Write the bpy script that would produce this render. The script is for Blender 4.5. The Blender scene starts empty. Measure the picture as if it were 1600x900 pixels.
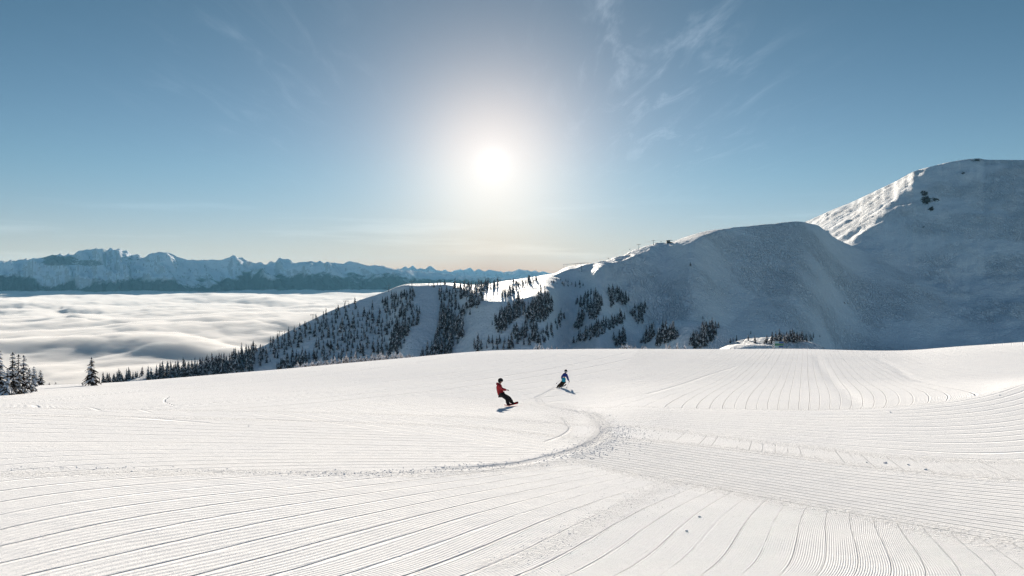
import bpy, bmesh, math, random
import numpy as np
from mathutils import Vector, Matrix

random.seed(7)
rng = np.random.default_rng(11)
scene = bpy.context.scene
C = scene.collection

# ------------------------------------------------------------------ camera
F = 1067.0                      # focal length in photograph pixels (24 mm lens)
HORIZON = 430.0                 # row of the true horizon in the photograph
cam_d = bpy.data.cameras.new('camera')
cam = bpy.data.objects.new('camera', cam_d)
C.objects.link(cam)
cam_d.sensor_width = 36.0
cam_d.lens = 36.0 * F / 1600.0
cam_d.shift_y = (HORIZON - 450.0) / 1600.0
cam_d.clip_start = 0.1
cam_d.clip_end = 60000.0
cam.location = (0, 0, 0)
cam.rotation_euler = (math.radians(90), 0, 0)
scene.camera = cam

# ------------------------------------------------------------------ light
SUN_EL = math.atan((HORIZON - 255) / math.hypot(F, 30))
SUN_AZ = math.atan2(770 - 800, F)                 # from +Y towards +X
SUN_DIR = Vector((math.sin(SUN_AZ) * math.cos(SUN_EL), math.cos(SUN_AZ) * math.cos(SUN_EL), math.sin(SUN_EL)))
SKY_STRENGTH = 0.070
sun_d = bpy.data.lights.new('sun', 'SUN')
sun_d.energy = 5.0
sun_d.angle = math.radians(0.5)
sun_d.color = (1.0, 0.90, 0.775)
sun = bpy.data.objects.new('sun', sun_d)
C.objects.link(sun)
sun.location = (-20, 700, 300)
sun.rotation_euler = SUN_DIR.to_track_quat('Z', 'Y').to_euler()

scene.view_settings.view_transform = 'Standard'
scene.view_settings.look = 'None'
scene.view_settings.gamma = 1.0
scene.view_settings.use_curve_mapping = False
scene.view_settings.exposure = 1.18
try:
    scene.cycles.use_denoising = True
    scene.cycles.denoising_prefilter = 'NONE'
    scene.cycles.use_adaptive_sampling = False
    scene.cycles.max_bounces = 12
    scene.cycles.diffuse_bounces = 6
    scene.cycles.volume_bounces = 8
    scene.cycles.transparent_max_bounces = 8
    scene.cycles.volume_step_rate = 4.0
    scene.cycles.sample_clamp_indirect = 4.0
except Exception:
    pass


class NT:
    """small helper to write node trees"""
    def __init__(self, tree):
        self.t = tree
        self.t.nodes.clear()
    def n(self, kind, **kw):
        x = self.t.nodes.new(kind)
        for k, v in kw.items():
            setattr(x, k, v)
        return x
    def put(self, sock, v):
        if isinstance(v, bpy.types.NodeSocket):
            self.t.links.new(v, sock)
        elif v is not None:
            sock.default_value = v
    def m(self, op, a, b=None, c=None, clamp=False):
        x = self.n('ShaderNodeMath', operation=op, use_clamp=clamp)
        self.put(x.inputs[0], a)
        self.put(x.inputs[1], b)
        if c is not None:
            self.put(x.inputs[2], c)
        return x.outputs[0]
    def vm(self, op, a, b=None, scale=None):
        x = self.n('ShaderNodeVectorMath', operation=op)
        self.put(x.inputs[0], a)
        if b is not None:
            self.put(x.inputs[1], b)
        if scale is not None:
            self.put(x.inputs[3], scale)
        return x.outputs['Value'] if op in ('DOT_PRODUCT', 'LENGTH') else x.outputs[0]
    def rng(self, v, a, b, c=0.0, d=1.0, kind='SMOOTHSTEP'):
        x = self.n('ShaderNodeMapRange', interpolation_type=kind)
        for i, s in enumerate((v, a, b, c, d)):
            self.put(x.inputs[i], s)
        return x.outputs[0]
    def mix(self, f, a, b, blend='MIX'):
        x = self.n('ShaderNodeMix', data_type='RGBA', blend_type=blend)
        self.put(x.inputs[0], f)
        self.put(x.inputs[6], a)
        self.put(x.inputs[7], b)
        return x.outputs[2]
    def noise(self, vec, scale, detail=3.0, rough=0.5, dim='3D', dist=0.0):
        x = self.n('ShaderNodeTexNoise', noise_dimensions=dim)
        if vec is not None:
            self.put(x.inputs['Vector'], vec)
        self.put(x.inputs['Scale'], scale)
        self.put(x.inputs['Detail'], detail)
        self.put(x.inputs['Roughness'], rough)
        self.put(x.inputs['Distortion'], dist)
        return x.outputs[0]
    def attr(self, name):
        return self.n('ShaderNodeAttribute', attribute_name=name)
    def map(self, vec, loc=(0, 0, 0), rot=(0, 0, 0), scale=(1, 1, 1)):
        x = self.n('ShaderNodeMapping')
        self.put(x.inputs[0], vec)
        x.inputs[1].default_value = loc
        x.inputs[2].default_value = rot
        x.inputs[3].default_value = scale
        return x.outputs[0]
    def sep(self, v):
        x = self.n('ShaderNodeSeparateXYZ')
        self.put(x.inputs[0], v)
        return x.outputs
    def comb(self, a, b, c):
        x = self.n('ShaderNodeCombineXYZ')
        for i, s in enumerate((a, b, c)):
            self.put(x.inputs[i], s)
        return x.outputs[0]


def rgb(r, g, b):
    def l(c):
        c /= 255.0
        return c / 12.92 if c <= 0.04045 else ((c + 0.055) / 1.055) ** 2.4
    return (l(r), l(g), l(b), 1.0)


def mat(name):
    m = bpy.data.materials.new(name)
    m.use_nodes = True
    return m, NT(m.node_tree)


# ------------------------------------------------------------------ sky
world = bpy.data.worlds.new('World')
scene.world = world
world.use_nodes = True
W = NT(world.node_tree)
sky = W.n('ShaderNodeTexSky', sky_type='NISHITA')
sky.sun_disc = False
sky.sun_elevation = SUN_EL
sky.sun_rotation = SUN_AZ
sky.altitude = 2300
sky.air_density = 1.0
sky.dust_density = 0.0
sky.ozone_density = 2.2
dirv = W.n('ShaderNodeTexCoord').outputs['Generated']
dirn = W.vm('NORMALIZE', dirv)
dx, dy, dz = W.sep(dirn)[0], W.sep(dirn)[1], W.sep(dirn)[2]
cosang = W.vm('DOT_PRODUCT', dirn, tuple(SUN_DIR))
ang = W.m('ARCCOSINE', W.m('MINIMUM', cosang, 0.9999999))           # radians from the sun
# thin winter haze: a broad milky aureole round the sun and the bright disc in it
g0 = W.m('EXPONENT', W.m('MULTIPLY', W.m('POWER', W.m('DIVIDE', ang, 0.015), 1.0), -1.0))
g1 = W.m('EXPONENT', W.m('DIVIDE', ang, -0.045))
g2 = W.m('DIVIDE', 1.0, W.m('ADD', 1.0, W.m('POWER', W.m('DIVIDE', ang, 0.118), 2.4)))
disc = W.rng(ang, 0.0085, 0.0065)
core = W.m('ADD', W.m('MULTIPLY', g0, 0.21), W.m('MULTIPLY', disc, 4.0))
# warm band low on the horizon under the sun
lowband = W.m('EXPONENT', W.m('DIVIDE', W.m('MAXIMUM', dz, 0.0), -0.055))
az_off = W.m('ABSOLUTE', W.m('SUBTRACT', W.m('ARCTAN2', dx, dy), SUN_AZ))
warm = W.m('MULTIPLY', lowband, W.m('EXPONENT', W.m('DIVIDE', az_off, -0.3)))
# cirrus: noise on a flat sheet high overhead
zz = W.m('MAXIMUM', dz, 0.03)
cu, cv = W.m('DIVIDE', dx, zz), W.m('DIVIDE', dy, zz)
cvec = W.comb(cu, cv, 0.0)
wisp = W.noise(W.map(cvec, (0.4, 0.1, 0), (0, 0, 0.42), (2.6, 0.55, 1)), 2.0, 7.0, 0.62, '3D', 0.7)
wisp = W.rng(wisp, 0.47, 0.85)
mask = W.rng(W.noise(W.map(cvec, (3.3, -1.15, 0)), 0.42, 2.0, 0.4), 0.42, 0.66)
fade = W.rng(dz, 0.04, 0.2)
def near_dir(px, py, r):
    v = Vector(((px - 800) / F, 1.0, (HORIZON - py) / F)).normalized()
    a = W.m('ARCCOSINE', W.m('MINIMUM', W.vm('DOT_PRODUCT', dirn, tuple(v)), 0.9999999))
    return W.m('EXPONENT', W.m('MULTIPLY', W.m('POWER', W.m('DIVIDE', a, r), 2.0), -1.0))
patch = W.m('ADD', W.m('ADD', near_dir(1030, 130, 0.13), near_dir(1000, 20, 0.10)), W.m('MULTIPLY', near_dir(420, 90, 0.13), 0.4))
cirrus = W.m('MULTIPLY', W.m('MULTIPLY', wisp, W.m('ADD', W.m('MULTIPLY', mask, 0.03), patch)), W.m('MULTIPLY', fade, 0.085))
bandn = W.noise(W.map(dirn, (0, 0, 0), (0, 0.02, 0), (1.2, 1.2, 16)), 2.6, 4.0, 0.55)
veil = W.m('MULTIPLY', W.rng(bandn, 0.5, 0.75), W.m('MULTIPLY', W.rng(dz, 0.14, 0.03), 0.055))
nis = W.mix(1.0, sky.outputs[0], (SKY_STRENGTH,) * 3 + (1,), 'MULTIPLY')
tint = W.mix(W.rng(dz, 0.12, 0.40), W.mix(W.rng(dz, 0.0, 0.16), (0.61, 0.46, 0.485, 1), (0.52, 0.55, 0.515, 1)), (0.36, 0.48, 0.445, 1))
# the model sky is too bright and too blue within some 50 degrees of the sun; away from it, it stands nearly as it is, kept brighter out of view to lift the shaded slopes
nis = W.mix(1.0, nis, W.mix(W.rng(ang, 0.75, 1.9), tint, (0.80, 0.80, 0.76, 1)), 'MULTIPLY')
c1 = W.vm('ADD', W.vm('SCALE', (1.0, 0.985, 0.96), None, core), W.vm('SCALE', (0.345, 0.238, 0.148), None, g2))
nis = W.mix(warm, nis, W.mix(1.0, nis, (0.40, 0.235, 0.14, 1), 'MULTIPLY'))
c2 = W.vm('SCALE', (0.02, 0.01, 0.0), None, warm)
c3 = W.vm('SCALE', (0.9, 0.95, 1.0), None, W.m('ADD', cirrus, veil))
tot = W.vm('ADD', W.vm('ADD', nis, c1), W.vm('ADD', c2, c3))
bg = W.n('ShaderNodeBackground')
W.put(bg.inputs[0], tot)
bg.inputs[1].default_value = 1.0
wo = W.n('ShaderNodeOutputWorld')
W.t.links.new(bg.outputs[0], wo.inputs[0])
world.cycles.sampling_method = 'MANUAL'
world.cycles.sample_map_resolution = 1024


# ------------------------------------------------------------------ numpy helpers
def ss(x, a, b):
    t = np.clip((x - a) / (b - a), 0, 1)
    return t * t * (3 - 2 * t)


_perm = rng.permutation(4096)
def _h(ix, iy, seed):
    return _perm[(_perm[(ix + seed * 57) & 4095] + iy * 7 + seed * 131) & 4095] / 4095.0


def vnoise(x, y, seed=0):
    ix = np.floor(x).astype(np.int64); iy = np.floor(y).astype(np.int64)
    fx = x - ix; fy = y - iy
    fx = fx * fx * fx * (fx * (fx * 6 - 15) + 10); fy = fy * fy * fy * (fy * (fy * 6 - 15) + 10)
    a = _h(ix, iy, seed); b = _h(ix + 1, iy, seed); c = _h(ix, iy + 1, seed); d = _h(ix + 1, iy + 1, seed)
    return (a + (b - a) * fx + (c - a) * fy + (a - b - c + d) * fx * fy) * 2 - 1


def fbm(x, y, octv=4, seed=0, gain=0.5, ridged=False):
    s = 0; a = 1.0; tot = 0
    for o in range(octv):
        v = vnoise(x * 2 ** o + o * 17.3, y * 2 ** o - o * 9.1, seed + o)
        if ridged:
            v = 1 - 2 * np.abs(v)
        s = s + a * v; tot += a; a *= gain
    return s / tot


def pchip(xk, yk, x):
    xk = np.asarray(xk, float); yk = np.asarray(yk, float)
    h = np.diff(xk); dl = np.diff(yk) / h
    m = np.zeros_like(yk)
    for i in range(1, len(xk) - 1):
        if dl[i - 1] * dl[i] > 0:
            w1 = 2 * h[i] + h[i - 1]; w2 = h[i] + 2 * h[i - 1]
            m[i] = (w1 + w2) / (w1 / dl[i - 1] + w2 / dl[i])
    m[0] = dl[0]; m[-1] = dl[-1]
    i = np.clip(np.searchsorted(xk, x) - 1, 0, len(h) - 1)
    t = (x - xk[i]) / h[i]
    r = ((1 + 2 * t) * (1 - t) ** 2) * yk[i] + t * (1 - t) ** 2 * h[i] * m[i] + t * t * (3 - 2 * t) * yk[i + 1] + t * t * (t - 1) * h[i] * m[i + 1]
    r = np.where(x < xk[0], yk[0] + m[0] * (x - xk[0]), r)
    return np.where(x > xk[-1], yk[-1] + m[-1] * (x - xk[-1]), r)


def smooth_tab(xk, yk, x, w):
    """pchip then a box blur of w samples, for soft plan curves"""
    v = pchip(xk, yk, x)
    if w > 1:
        p = np.pad(v, w, mode='edge')
        k = np.ones(w) / w
        v = np.convolve(p, k, 'same')[w:-w]
    return v


def smax(a, b, k):
    h = np.clip(0.5 + 0.5 * (a - b) / k, 0, 1)
    return b + (a - b) * h + k * h * (1 - h)


def grid_mesh(name, X, Y, Z, m, kind='structure', smooth=True):
    r, c = X.shape
    me = bpy.data.meshes.new(name)
    co = np.stack([X, Y, Z], -1).reshape(-1, 3).astype(np.float32)
    idx = np.arange(r * c).reshape(r, c)
    q = np.stack([idx[:-1, :-1], idx[:-1, 1:], idx[1:, 1:], idx[1:, :-1]], -1).reshape(-1, 4)
    me.vertices.add(r * c); me.vertices.foreach_set('co', co.ravel())
    me.loops.add(q.size); me.loops.foreach_set('vertex_index', q.ravel().astype(np.int32))
    me.polygons.add(len(q)); me.polygons.foreach_set('loop_start', np.arange(0, q.size, 4, dtype=np.int32))
    me.update(calc_edges=True)
    me.polygons.foreach_set('use_smooth', np.ones(len(q), bool))
    me.materials.append(m)
    o = bpy.data.objects.new(name, me)
    C.objects.link(o)
    o['kind'] = kind
    return o


def put_attr(o, name, v):
    a = o.data.attributes.new(name, 'FLOAT', 'POINT')
    a.data.foreach_set('value', np.asarray(v, np.float32).ravel())


def put_vec(o, name, a, b, c):
    at = o.data.attributes.new(name, 'FLOAT_VECTOR', 'POINT')
    at.data.foreach_set('vector', np.stack([a, b, c], -1).astype(np.float32).ravel())

# ================================================================== NEAR SNOW FIELD
G_PX = np.linspace(-560, 2160, 800)
G_D = np.concatenate([np.linspace(2.0, 8.0, 14)[:-1], 1 / np.linspace(1 / 8.0, 1 / 60.0, 330)[:-1], np.geomspace(60, 260, 170)[:-1], np.geomspace(260, 420, 30)])
_pc = [-600, -100, 0, 150, 400, 600, 800, 950, 1200, 1400, 1500, 1600, 1900, 2200]
_py = smooth_tab(_pc, [640, 612, 604, 599, 580, 562, 547, 545, 545, 548, 541, 534, 515, 500], G_PX, 15)
_dc = smooth_tab(_pc, [70, 76, 82, 95, 115, 140, 165, 180, 190, 180, 168, 158, 150, 150], G_PX, 41)


def ground_columns(px, pyc, dc):
    Z = np.zeros((len(G_D), len(px)))
    for j in range(len(px)):
        D = dc[j]; e = (HORIZON - pyc[j]) / F
        xk = [1, 5, 9.2, 20, 32, 38, 48, D, D * 1.25, D * 1.6, 420]
        zc = e * D
        zk = [-3.1, -3.56, -4.06, -5.32, -6.70, -7.40, -8.56, zc, zc - 0.25 * D * 0.2, zc - 0.25 * D * 0.2 - 0.35 * D * 0.40, zc - 0.05 * D - 0.14 * D - (420 - 1.6 * D) * 0.42]
        z = pchip(xk, zk, G_D)
        los = z / G_D
        k = np.argmax(np.where(G_D > 60, los, -9))
        z = z + (e - los[k]) * G_D * ss(G_D, 40, D)
        Z[:, j] = z
    return Z


GZ = ground_columns(G_PX, _py, _dc)
GD, GP = np.meshgrid(G_D, G_PX, indexing='ij')
GX = (GP - 800) / F * GD
# the snowboarder is on a slightly steeper roll
GZ += -0.16 * np.exp(-((GX + 0.3) / 7.0) ** 2) * (ss(GD, 33, 40) - ss(GD, 40, 60))
# long gentle undulation
GZ += 0.10 * fbm(GX / 26.0, GD / 30.0, 2, 3) * ss(GD, 12, 40)
PYG = HORIZON - F * GZ / GD                              # photograph row of each point, used to survey the marks


def curve(pts, x):
    p = sorted(pts)
    return pchip([a for a, b in p], [b for a, b in p], x)


# edges of the groomed passes, surveyed from the photograph
b_A = curve([(-560, 748), (0, 741), (400, 738), (640, 741), (760, 736), (840, 728), (900, 722), (960, 735), (1050, 752), (1100, 761), (1200, 781), (1350, 807), (1450, 826), (1600, 850), (2160, 930)], G_PX)[None, :] + 0 * PYG
b_Bt = curve([(-560, 640), (700, 665), (860, 680), (980, 690), (1100, 702), (1252, 720), (1390, 739), (1600, 757), (2160, 800)], G_PX)[None, :] + 0 * PYG
b_Ct = curve([(-560, 630), (700, 650), (950, 668), (1050, 676), (1100, 682), (1200, 695), (1300, 706), (1400, 718), (1600, 725), (2160, 740)], G_PX)[None, :] + 0 * PYG
b_Dt = curve([(-560, 590), (700, 620), (840, 632), (950, 640), (1050, 645), (1150, 648), (1250, 651), (1350, 650), (1450, 643), (1530, 632), (1600, 615), (1700, 592), (2160, 500)], G_PX)[None, :] + 0 * PYG
b_Ft = curve([(-560, 640), (0, 636), (200, 643), (450, 653), (560, 668), (680, 684), (800, 700), (900, 712), (2160, 900)], G_PX)[None, :] + 0 * PYG
b_Gt = curve([(-560, 634), (0, 632), (200, 640), (400, 647), (470, 641), (545, 629), (640, 620), (760, 622), (850, 627), (950, 640), (2160, 700)], G_PX)[None, :] + 0 * PYG
edge_x = curve([(520, 1010), (560, 985), (600, 930), (640, 870), (700, 905), (730, 900), (950, 900)], PYG.ravel()).reshape(PYG.shape)   # column that parts left from right

LINES = {
 'A': [(1, [(0, 745), (75, 740)]), (2, [(0, 759), (130, 751), (250, 741)]), (3, [(0, 774), (100, 765), (330, 740)]), (13, [(580, 900), (800, 825), (950, 772)]), (14, [(670, 900), (850, 838), (1000, 776)]), (15, [(755, 900), (920, 838), (1042, 772)]), (8, [(0, 893), (110, 872)]), (9, [(0, 925), (130, 897)]), (10, [(0, 958), (100, 934), (300, 888)]),
       (4, [(0, 792), (220, 763), (400, 746), (530, 737)]), (5, [(0, 812), (230, 778), (400, 758), (590, 740), (800, 722)]),
       (6, [(0, 835), (270, 787), (400, 772), (690, 740)]), (7, [(10, 860), (250, 812), (400, 788), (575, 765), (800, 735)]),
       (8, [(110, 872), (310, 825), (400, 807), (600, 772), (800, 744), (908, 731)]), (9, [(130, 897), (240, 872), (400, 831), (600, 787), (800, 754.5), (934, 734)]),
       (10, [(300, 888), (400, 858), (600, 811), (800, 766), (957, 738)]), (11, [(405, 889), (600, 834), (800, 781), (900, 758), (982, 741)]),
       (12, [(478, 900), (600, 860), (800, 798), (920, 762), (1007, 744)]), (16, [(840, 895), (1000, 808), (1080, 762)]),
       (17, [(950, 880), (1040, 817), (1110, 766)]), (18, [(1010, 900), (1090, 820), (1140, 772)]), (19, [(1075, 900), (1127, 830), (1170, 779)]),
       (20, [(1143, 900), (1165, 840), (1203, 785)]), (21, [(1203, 900), (1218, 850), (1237, 787)]), (22, [(1262, 900), (1265, 840), (1273, 797)]),
       (23, [(1316, 900), (1313, 840), (1309, 800)]), (24, [(1372, 900), (1358, 850), (1350, 812)]), (25, [(1424, 900), (1406, 860), (1389, 817)]),
       (26, [(1476, 900), (1450, 860), (1430, 823)]), (27, [(1530, 900), (1472, 830)]), (28, [(1575, 900), (1515, 835)])],
 'B': [(0, [(1000, 693), (1100, 702), (1252, 720), (1390, 739), (1600, 757)]), (7, [(1000, 711), (1150, 735), (1300, 757), (1600, 795)]),
       (14, [(1002, 730), (1175, 766), (1400, 805), (1600, 831)])],
 'C': [(0, [(1147, 690), (1143, 704)]), (3, [(1201, 700), (1201, 712)]), (6, [(1260, 705), (1263, 719)]), (8, [(1300, 708), (1307, 724)]), (10, [(1336, 712), (1350, 728)]), (14, [(1410, 718), (1440, 740)]), (20, [(1520, 723), (1575, 750)])],
 'D': [(0, [(840, 632), (950, 640), (1050, 645), (1150, 648), (1250, 651), (1350, 650), (1450, 643), (1530, 632), (1600, 615)]),
       (7, [(850, 648), (950, 655), (1100, 664), (1250, 672), (1400, 682), (1600, 672)]), (14, [(860, 662), (950, 668), (1100, 682), (1200, 695), (1300, 706), (1400, 718), (1600, 725)])],
 'E': [(-4, [(900, 620), (1000, 596), (1080, 575), (1140, 555)]), (0, [(1000, 632), (1100, 596), (1150, 572), (1175, 555)]), (4, [(1090, 640), (1140, 610), (1180, 580), (1200, 556)]),
       (8, [(1150, 645), (1185, 610), (1205, 580), (1215, 556)]), (11, [(1190, 645), (1210, 610), (1222, 580), (1228, 556)]), (13, [(1228, 647), (1240, 605), (1245, 575), (1246, 556)]),
       (15, [(1258, 648), (1262, 600), (1262, 556)]), (17, [(1305, 647), (1295, 605), (1285, 575), (1278, 556)]), (20, [(1380, 648), (1340, 605), (1310, 575), (1298, 556)]), (23, [(1450, 643), (1375, 603), (1335, 577), (1312, 556)]), (26, [(1530, 632), (1430, 600), (1370, 577), (1335, 556)]), (30, [(1640, 612), (1500, 585), (1420, 568)])],
 'F': [(0, [(0, 645), (150, 650), (400, 663)]), (2, [(0, 660), (200, 663), (400, 673)]), (4, [(0, 673), (180, 672), (400, 680), (600, 688)]), (6, [(0, 688), (200, 684), (400, 690), (600, 695), (760, 698)]), (9, [(0, 714), (200, 708), (400, 706), (600, 706), (750, 704)]), (11, [(0, 728), (200, 720), (400, 716), (600, 714)])],
 'G': [(0, [(570, 628), (640, 638), (800, 664), (900, 676)]), (4, [(520, 634), (620, 652), (720, 668), (860, 688)]), (7, [(480, 646), (600, 665), (700, 678), (800, 692)])],
 'U': [(0, [(0, 630), (250, 607), (500, 580), (600, 567)]), (3, [(0, 634), (300, 622), (600, 596), (800, 572)]), (5, [(200, 640), (400, 627), (600, 610), (800, 587), (900, 570)]), (8, [(480, 640), (640, 625), (760, 612), (860, 600), (960, 575)]), (10, [(640, 640), (800, 628), (880, 612), (960, 590)])],
}
DEG = {'A': 4, 'B': 2, 'C': 2, 'D': 3, 'E': 3, 'F': 2, 'G': 2, 'U': 2}


def fit_family(lines, deg):
    P, V = [], []
    for k, pl in lines:
        a = np.array(pl, float)
        t = np.concatenate([[0], np.cumsum(np.hypot(*np.diff(a, axis=0).T))])
        s = np.linspace(0, t[-1], 14)
        q = np.stack([np.interp(s, t, a[:, 0]), np.interp(s, t, a[:, 1])], -1)
        P.append(q); V += [k] * len(q)
    P = np.concatenate(P); V = np.array(V, float)
    def basis(x, y):
        x = (x - 800) / 500; y = (y - 720) / 120
        return np.stack([x ** i * y ** j for i in range(deg + 1) for j in range(deg + 1 - i)], -1)
    A = basis(P[:, 0], P[:, 1])
    co = np.linalg.solve(A.T @ A + 1e-4 * np.eye(A.shape[1]), A.T @ V)
    return lambda x, y: basis(x, y) @ co


pxc, pyc = np.clip(GP, -150, 1750), np.clip(PYG, 540, 960)
U = {k: fit_family(v, DEG[k])(pxc, pyc) for k, v in LINES.items()}
ridge_no = lambda k: 5.5 * (k - 4) if k <= 12 else (44 + 10.0 * (k - 12) if k <= 16 else 84 + 13.0 * (k - 16))
U['A2'] = fit_family([(ridge_no(k), pl) for k, pl in LINES['A']], 4)(pxc, pyc)

# distance (photo rows scaled to metres) to the carved ski and board tracks
def seg_dist(poly, cap=9e9):
    """distance in metres on the ground from every vertex to a polyline given in survey pixels"""
    best = np.full(PYG.shape, 1e3)
    pts = []
    for px, py in poly:
        j = int(np.clip(np.searchsorted(G_PX, px), 0, len(G_PX) - 1))
        i = int(np.argmax(-PYG[:, j] > -py)) if py > PYG[:, j].min() else 0
        pts.append((GX[i, j], GD[i, j]))
    a = np.array(pts)
    t = np.concatenate([[0], np.cumsum(np.hypot(*np.diff(a, axis=0).T))])
    s = np.linspace(0, t[-1], max(24, len(poly) * 6))
    q = np.stack([pchip(t, a[:, 0], s), pchip(t, a[:, 1], s)], -1)
    for (x0, y0), (x1, y1) in zip(q[:-1], q[1:]):
        vx, vy = x1 - x0, y1 - y0
        L = vx * vx + vy * vy + 1e-9
        tt = np.clip(((GX - x0) * vx + (GD - y0) * vy) / L, 0, 1)
        best = np.minimum(best, np.hypot(GX - x0 - tt * vx, GD - y0 - tt * vy))
    return best


main_track = [(838, 622), (846, 634), (880, 640), (925, 652), (944, 668), (938, 684), (910, 700), (860, 714), (800, 726), (700, 733), (600, 739), (500, 741), (400, 738), (250, 733), (100, 731), (-60, 735)]
side_track = [(850, 648), (880, 655), (888, 668), (878, 680), (852, 690)]
churn_track = [(780, 880), (860, 850), (930, 815), (985, 785), (1030, 762), (1050, 752)]
far_double = [(240, 602), (300, 599), (360, 592), (420, 586), (470, 580), (490, 576)]
wide_track = [(1274, 556), (1282, 575), (1305, 600), (1328, 628), (1342, 646)]
s_track = [(868, 606), (850, 616), (838, 622)]
upper_track = [(880, 578), (895, 573), (925, 568), (945, 562)]
left_s = [(262, 620), (256, 628), (268, 634)]
right_wide = [(1370, 560), (1400, 575), (1420, 590), (1450, 600)]
soft_lines = [[(30, 631), (250, 607), (400, 594), (480, 583), (540, 571)], [(200, 640), (400, 627), (600, 610), (800, 587), (900, 571)], [(330, 629), (450, 618), (520, 612)],
              [(640, 618), (700, 611), (770, 602)], [(600, 643), (690, 640), (765, 636)], [(560, 600), (700, 588), (820, 570)], [(0, 646), (180, 652), (320, 661)], [(400, 655), (480, 659), (540, 660)], [(1150, 572), (1090, 592), (1010, 622)]]
T_soft = np.minimum.reduce([seg_dist(p) for p in soft_lines])
T_main = np.minimum(seg_dist(main_track), seg_dist(s_track))
T_thin = np.minimum.reduce([seg_dist(p) for p in (side_track, left_s, upper_track)])
T_churn = seg_dist(churn_track)
T_wide = np.minimum.reduce([seg_dist(p) for p in (far_double, wide_track, right_wide)])
mainside = ss(PYG, 690, 735)                                  # churned more where it was skidded

# groomed passes lie a touch flatter or steeper than each other: real height, not paint
wB = ss(PYG - b_Bt, 0, 6) * ss(b_A - PYG, 0, 6) * ss(GP, 880, 1000)
wC = ss(PYG - b_Ct, 0, 4) * ss(b_Bt - PYG, 0, 4) * ss(GP, 960, 1100)
wD = ss(PYG - b_Dt, 0, 6) * ss(b_Ct - PYG, 0, 6) * ss(GP, 900, 1040)
dd = np.gradient(G_D)[:, None]
tilt = (-0.022 * wB + 0.022 * wC - 0.026 * wD)                # extra drop per metre
off = np.cumsum(tilt * dd, axis=0)
off *= 1 - ss(GD, 45, 70)
GZ = GZ - off
# track relief that the mesh can carry
core_part = ss(GP, 620, 760)
GZ -= 0.028 * np.exp(-(T_main / 0.16) ** 2) * core_part
GZ += 0.018 * np.exp(-((T_main - 0.45) / 0.25) ** 2) * core_part
GZ -= 0.05 * np.exp(-(T_wide / 0.5) ** 2)

# ---- material of the groomed snow
m_snow, N = mat('groomed_snow')
pos = N.n('ShaderNodeNewGeometry').outputs['Position']
A1, A2, A3 = N.attr('pass_a'), N.attr('pass_b'), N.attr('pass_c')
W1, W2, W3 = N.attr('edge_a'), N.attr('edge_b'), N.attr('edge_c')
TR = N.attr('tracks')
a1, a2, a3 = N.sep(A1.outputs['Vector']), N.sep(A2.outputs['Vector']), N.sep(A3.outputs['Vector'])
w1, w2, w3 = N.sep(W1.outputs['Vector']), N.sep(W2.outputs['Vector']), N.sep(W3.outputs['Vector'])
trs = N.sep(TR.outputs['Vector'])
jit = N.m('MULTIPLY', N.m('SUBTRACT', N.noise(pos, 0.35, 2.0), 0.5), 0.10)
jit = N.m('ADD', jit, N.m('MULTIPLY', N.m('SUBTRACT', N.noise(pos, 9.0, 2.0), 0.5), 0.035))
brk = N.noise(N.map(pos, (0, 0, 0), (0, 0, 0.0), (1, 1, 1)), 0.9, 4.0, 0.7)


def groom(u, K, wd, depth, cord, breaks=0.5, seed=0.0, ridge=None):
    u = N.m('ADD', u, jit)
    fr = N.m('FRACT', u)
    c = N.m('ABSOLUTE', N.m('SUBTRACT', fr, 0.5))
    idn = N.n('ShaderNodeTexWhiteNoise', noise_dimensions='1D')
    N.put(idn.inputs['W'], N.m('ADD', N.m('FLOOR', u), seed))
    r = idn.outputs['Value']
    thr = N.m('ADD', N.m('MULTIPLY', r, -0.25), breaks)
    keep = N.rng(brk, N.m('SUBTRACT', thr, 0.06), N.m('ADD', thr, 0.06))
    amp = N.m('MULTIPLY', N.m('MULTIPLY', keep, depth), N.m('ADD', 0.45, N.m('MULTIPLY', r, 0.8)))
    g = N.rng(c, wd, N.m('MULTIPLY', wd, 0.25))
    lip = N.m('MULTIPLY', N.rng(N.m('ABSOLUTE', N.m('SUBTRACT', c, N.m('MULTIPLY', wd, 1.8))), wd, 0.0), 0.10)
    line = N.m('MULTIPLY', N.m('SUBTRACT', lip, g), amp)
    co = N.m('MULTIPLY', N.m('SINE', N.m('MULTIPLY', u if ridge is None else N.m('ADD', ridge, N.m('MULTIPLY', jit, 4.0)), K * 2 * math.pi)), cord)
    return N.m('ADD', line, co)


def gate(lo, hi=None, s=1.2):
    w = N.rng(lo, -s, s)
    return w if hi is None else N.m('MULTIPLY', w, N.rng(hi, -s, s))


lw = N.attr('line_width').outputs['Fac']
hA = groom(a1[0], 1, lw, N.m('MULTIPLY', lw, 1.05), w3[2], 0.40, 0.0, a3[2])
hB = groom(a1[1], 9, 0.11, 0.048, 0.0028, 0.38, 3.0)
hC = groom(a1[2], 10, 0.035, 0.022, 0.0030, 0.60, 5.0)
hD = groom(a2[0], 14, 0.12, 0.025, 0.0032, 0.40, 7.0)
hE = groom(a2[1], 12, 0.045, 0.06, 0.004, 0.38, 11.0)
hF = groom(a2[2], 9, 0.07, 0.060, 0.0050, 0.48, 13.0)
hG = groom(a3[0], 10, 0.07, 0.060, 0.0050, 0.44, 17.0)
hU = groom(a3[1], 20, 0.06, 0.11, 0.006, 0.52, 19.0)
tot = None
for h, w in ((hA, w1[0]), (hB, w1[1]), (hC, w1[2]), (hD, w2[0]), (hE, w2[1]), (hF, w2[2]), (hG, w3[0]), (hU, w3[1])):
    t = N.m('MULTIPLY', h, N.rng(w, 0.30, 0.70))
    tot = t if tot is None else N.m('ADD', tot, t)
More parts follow.
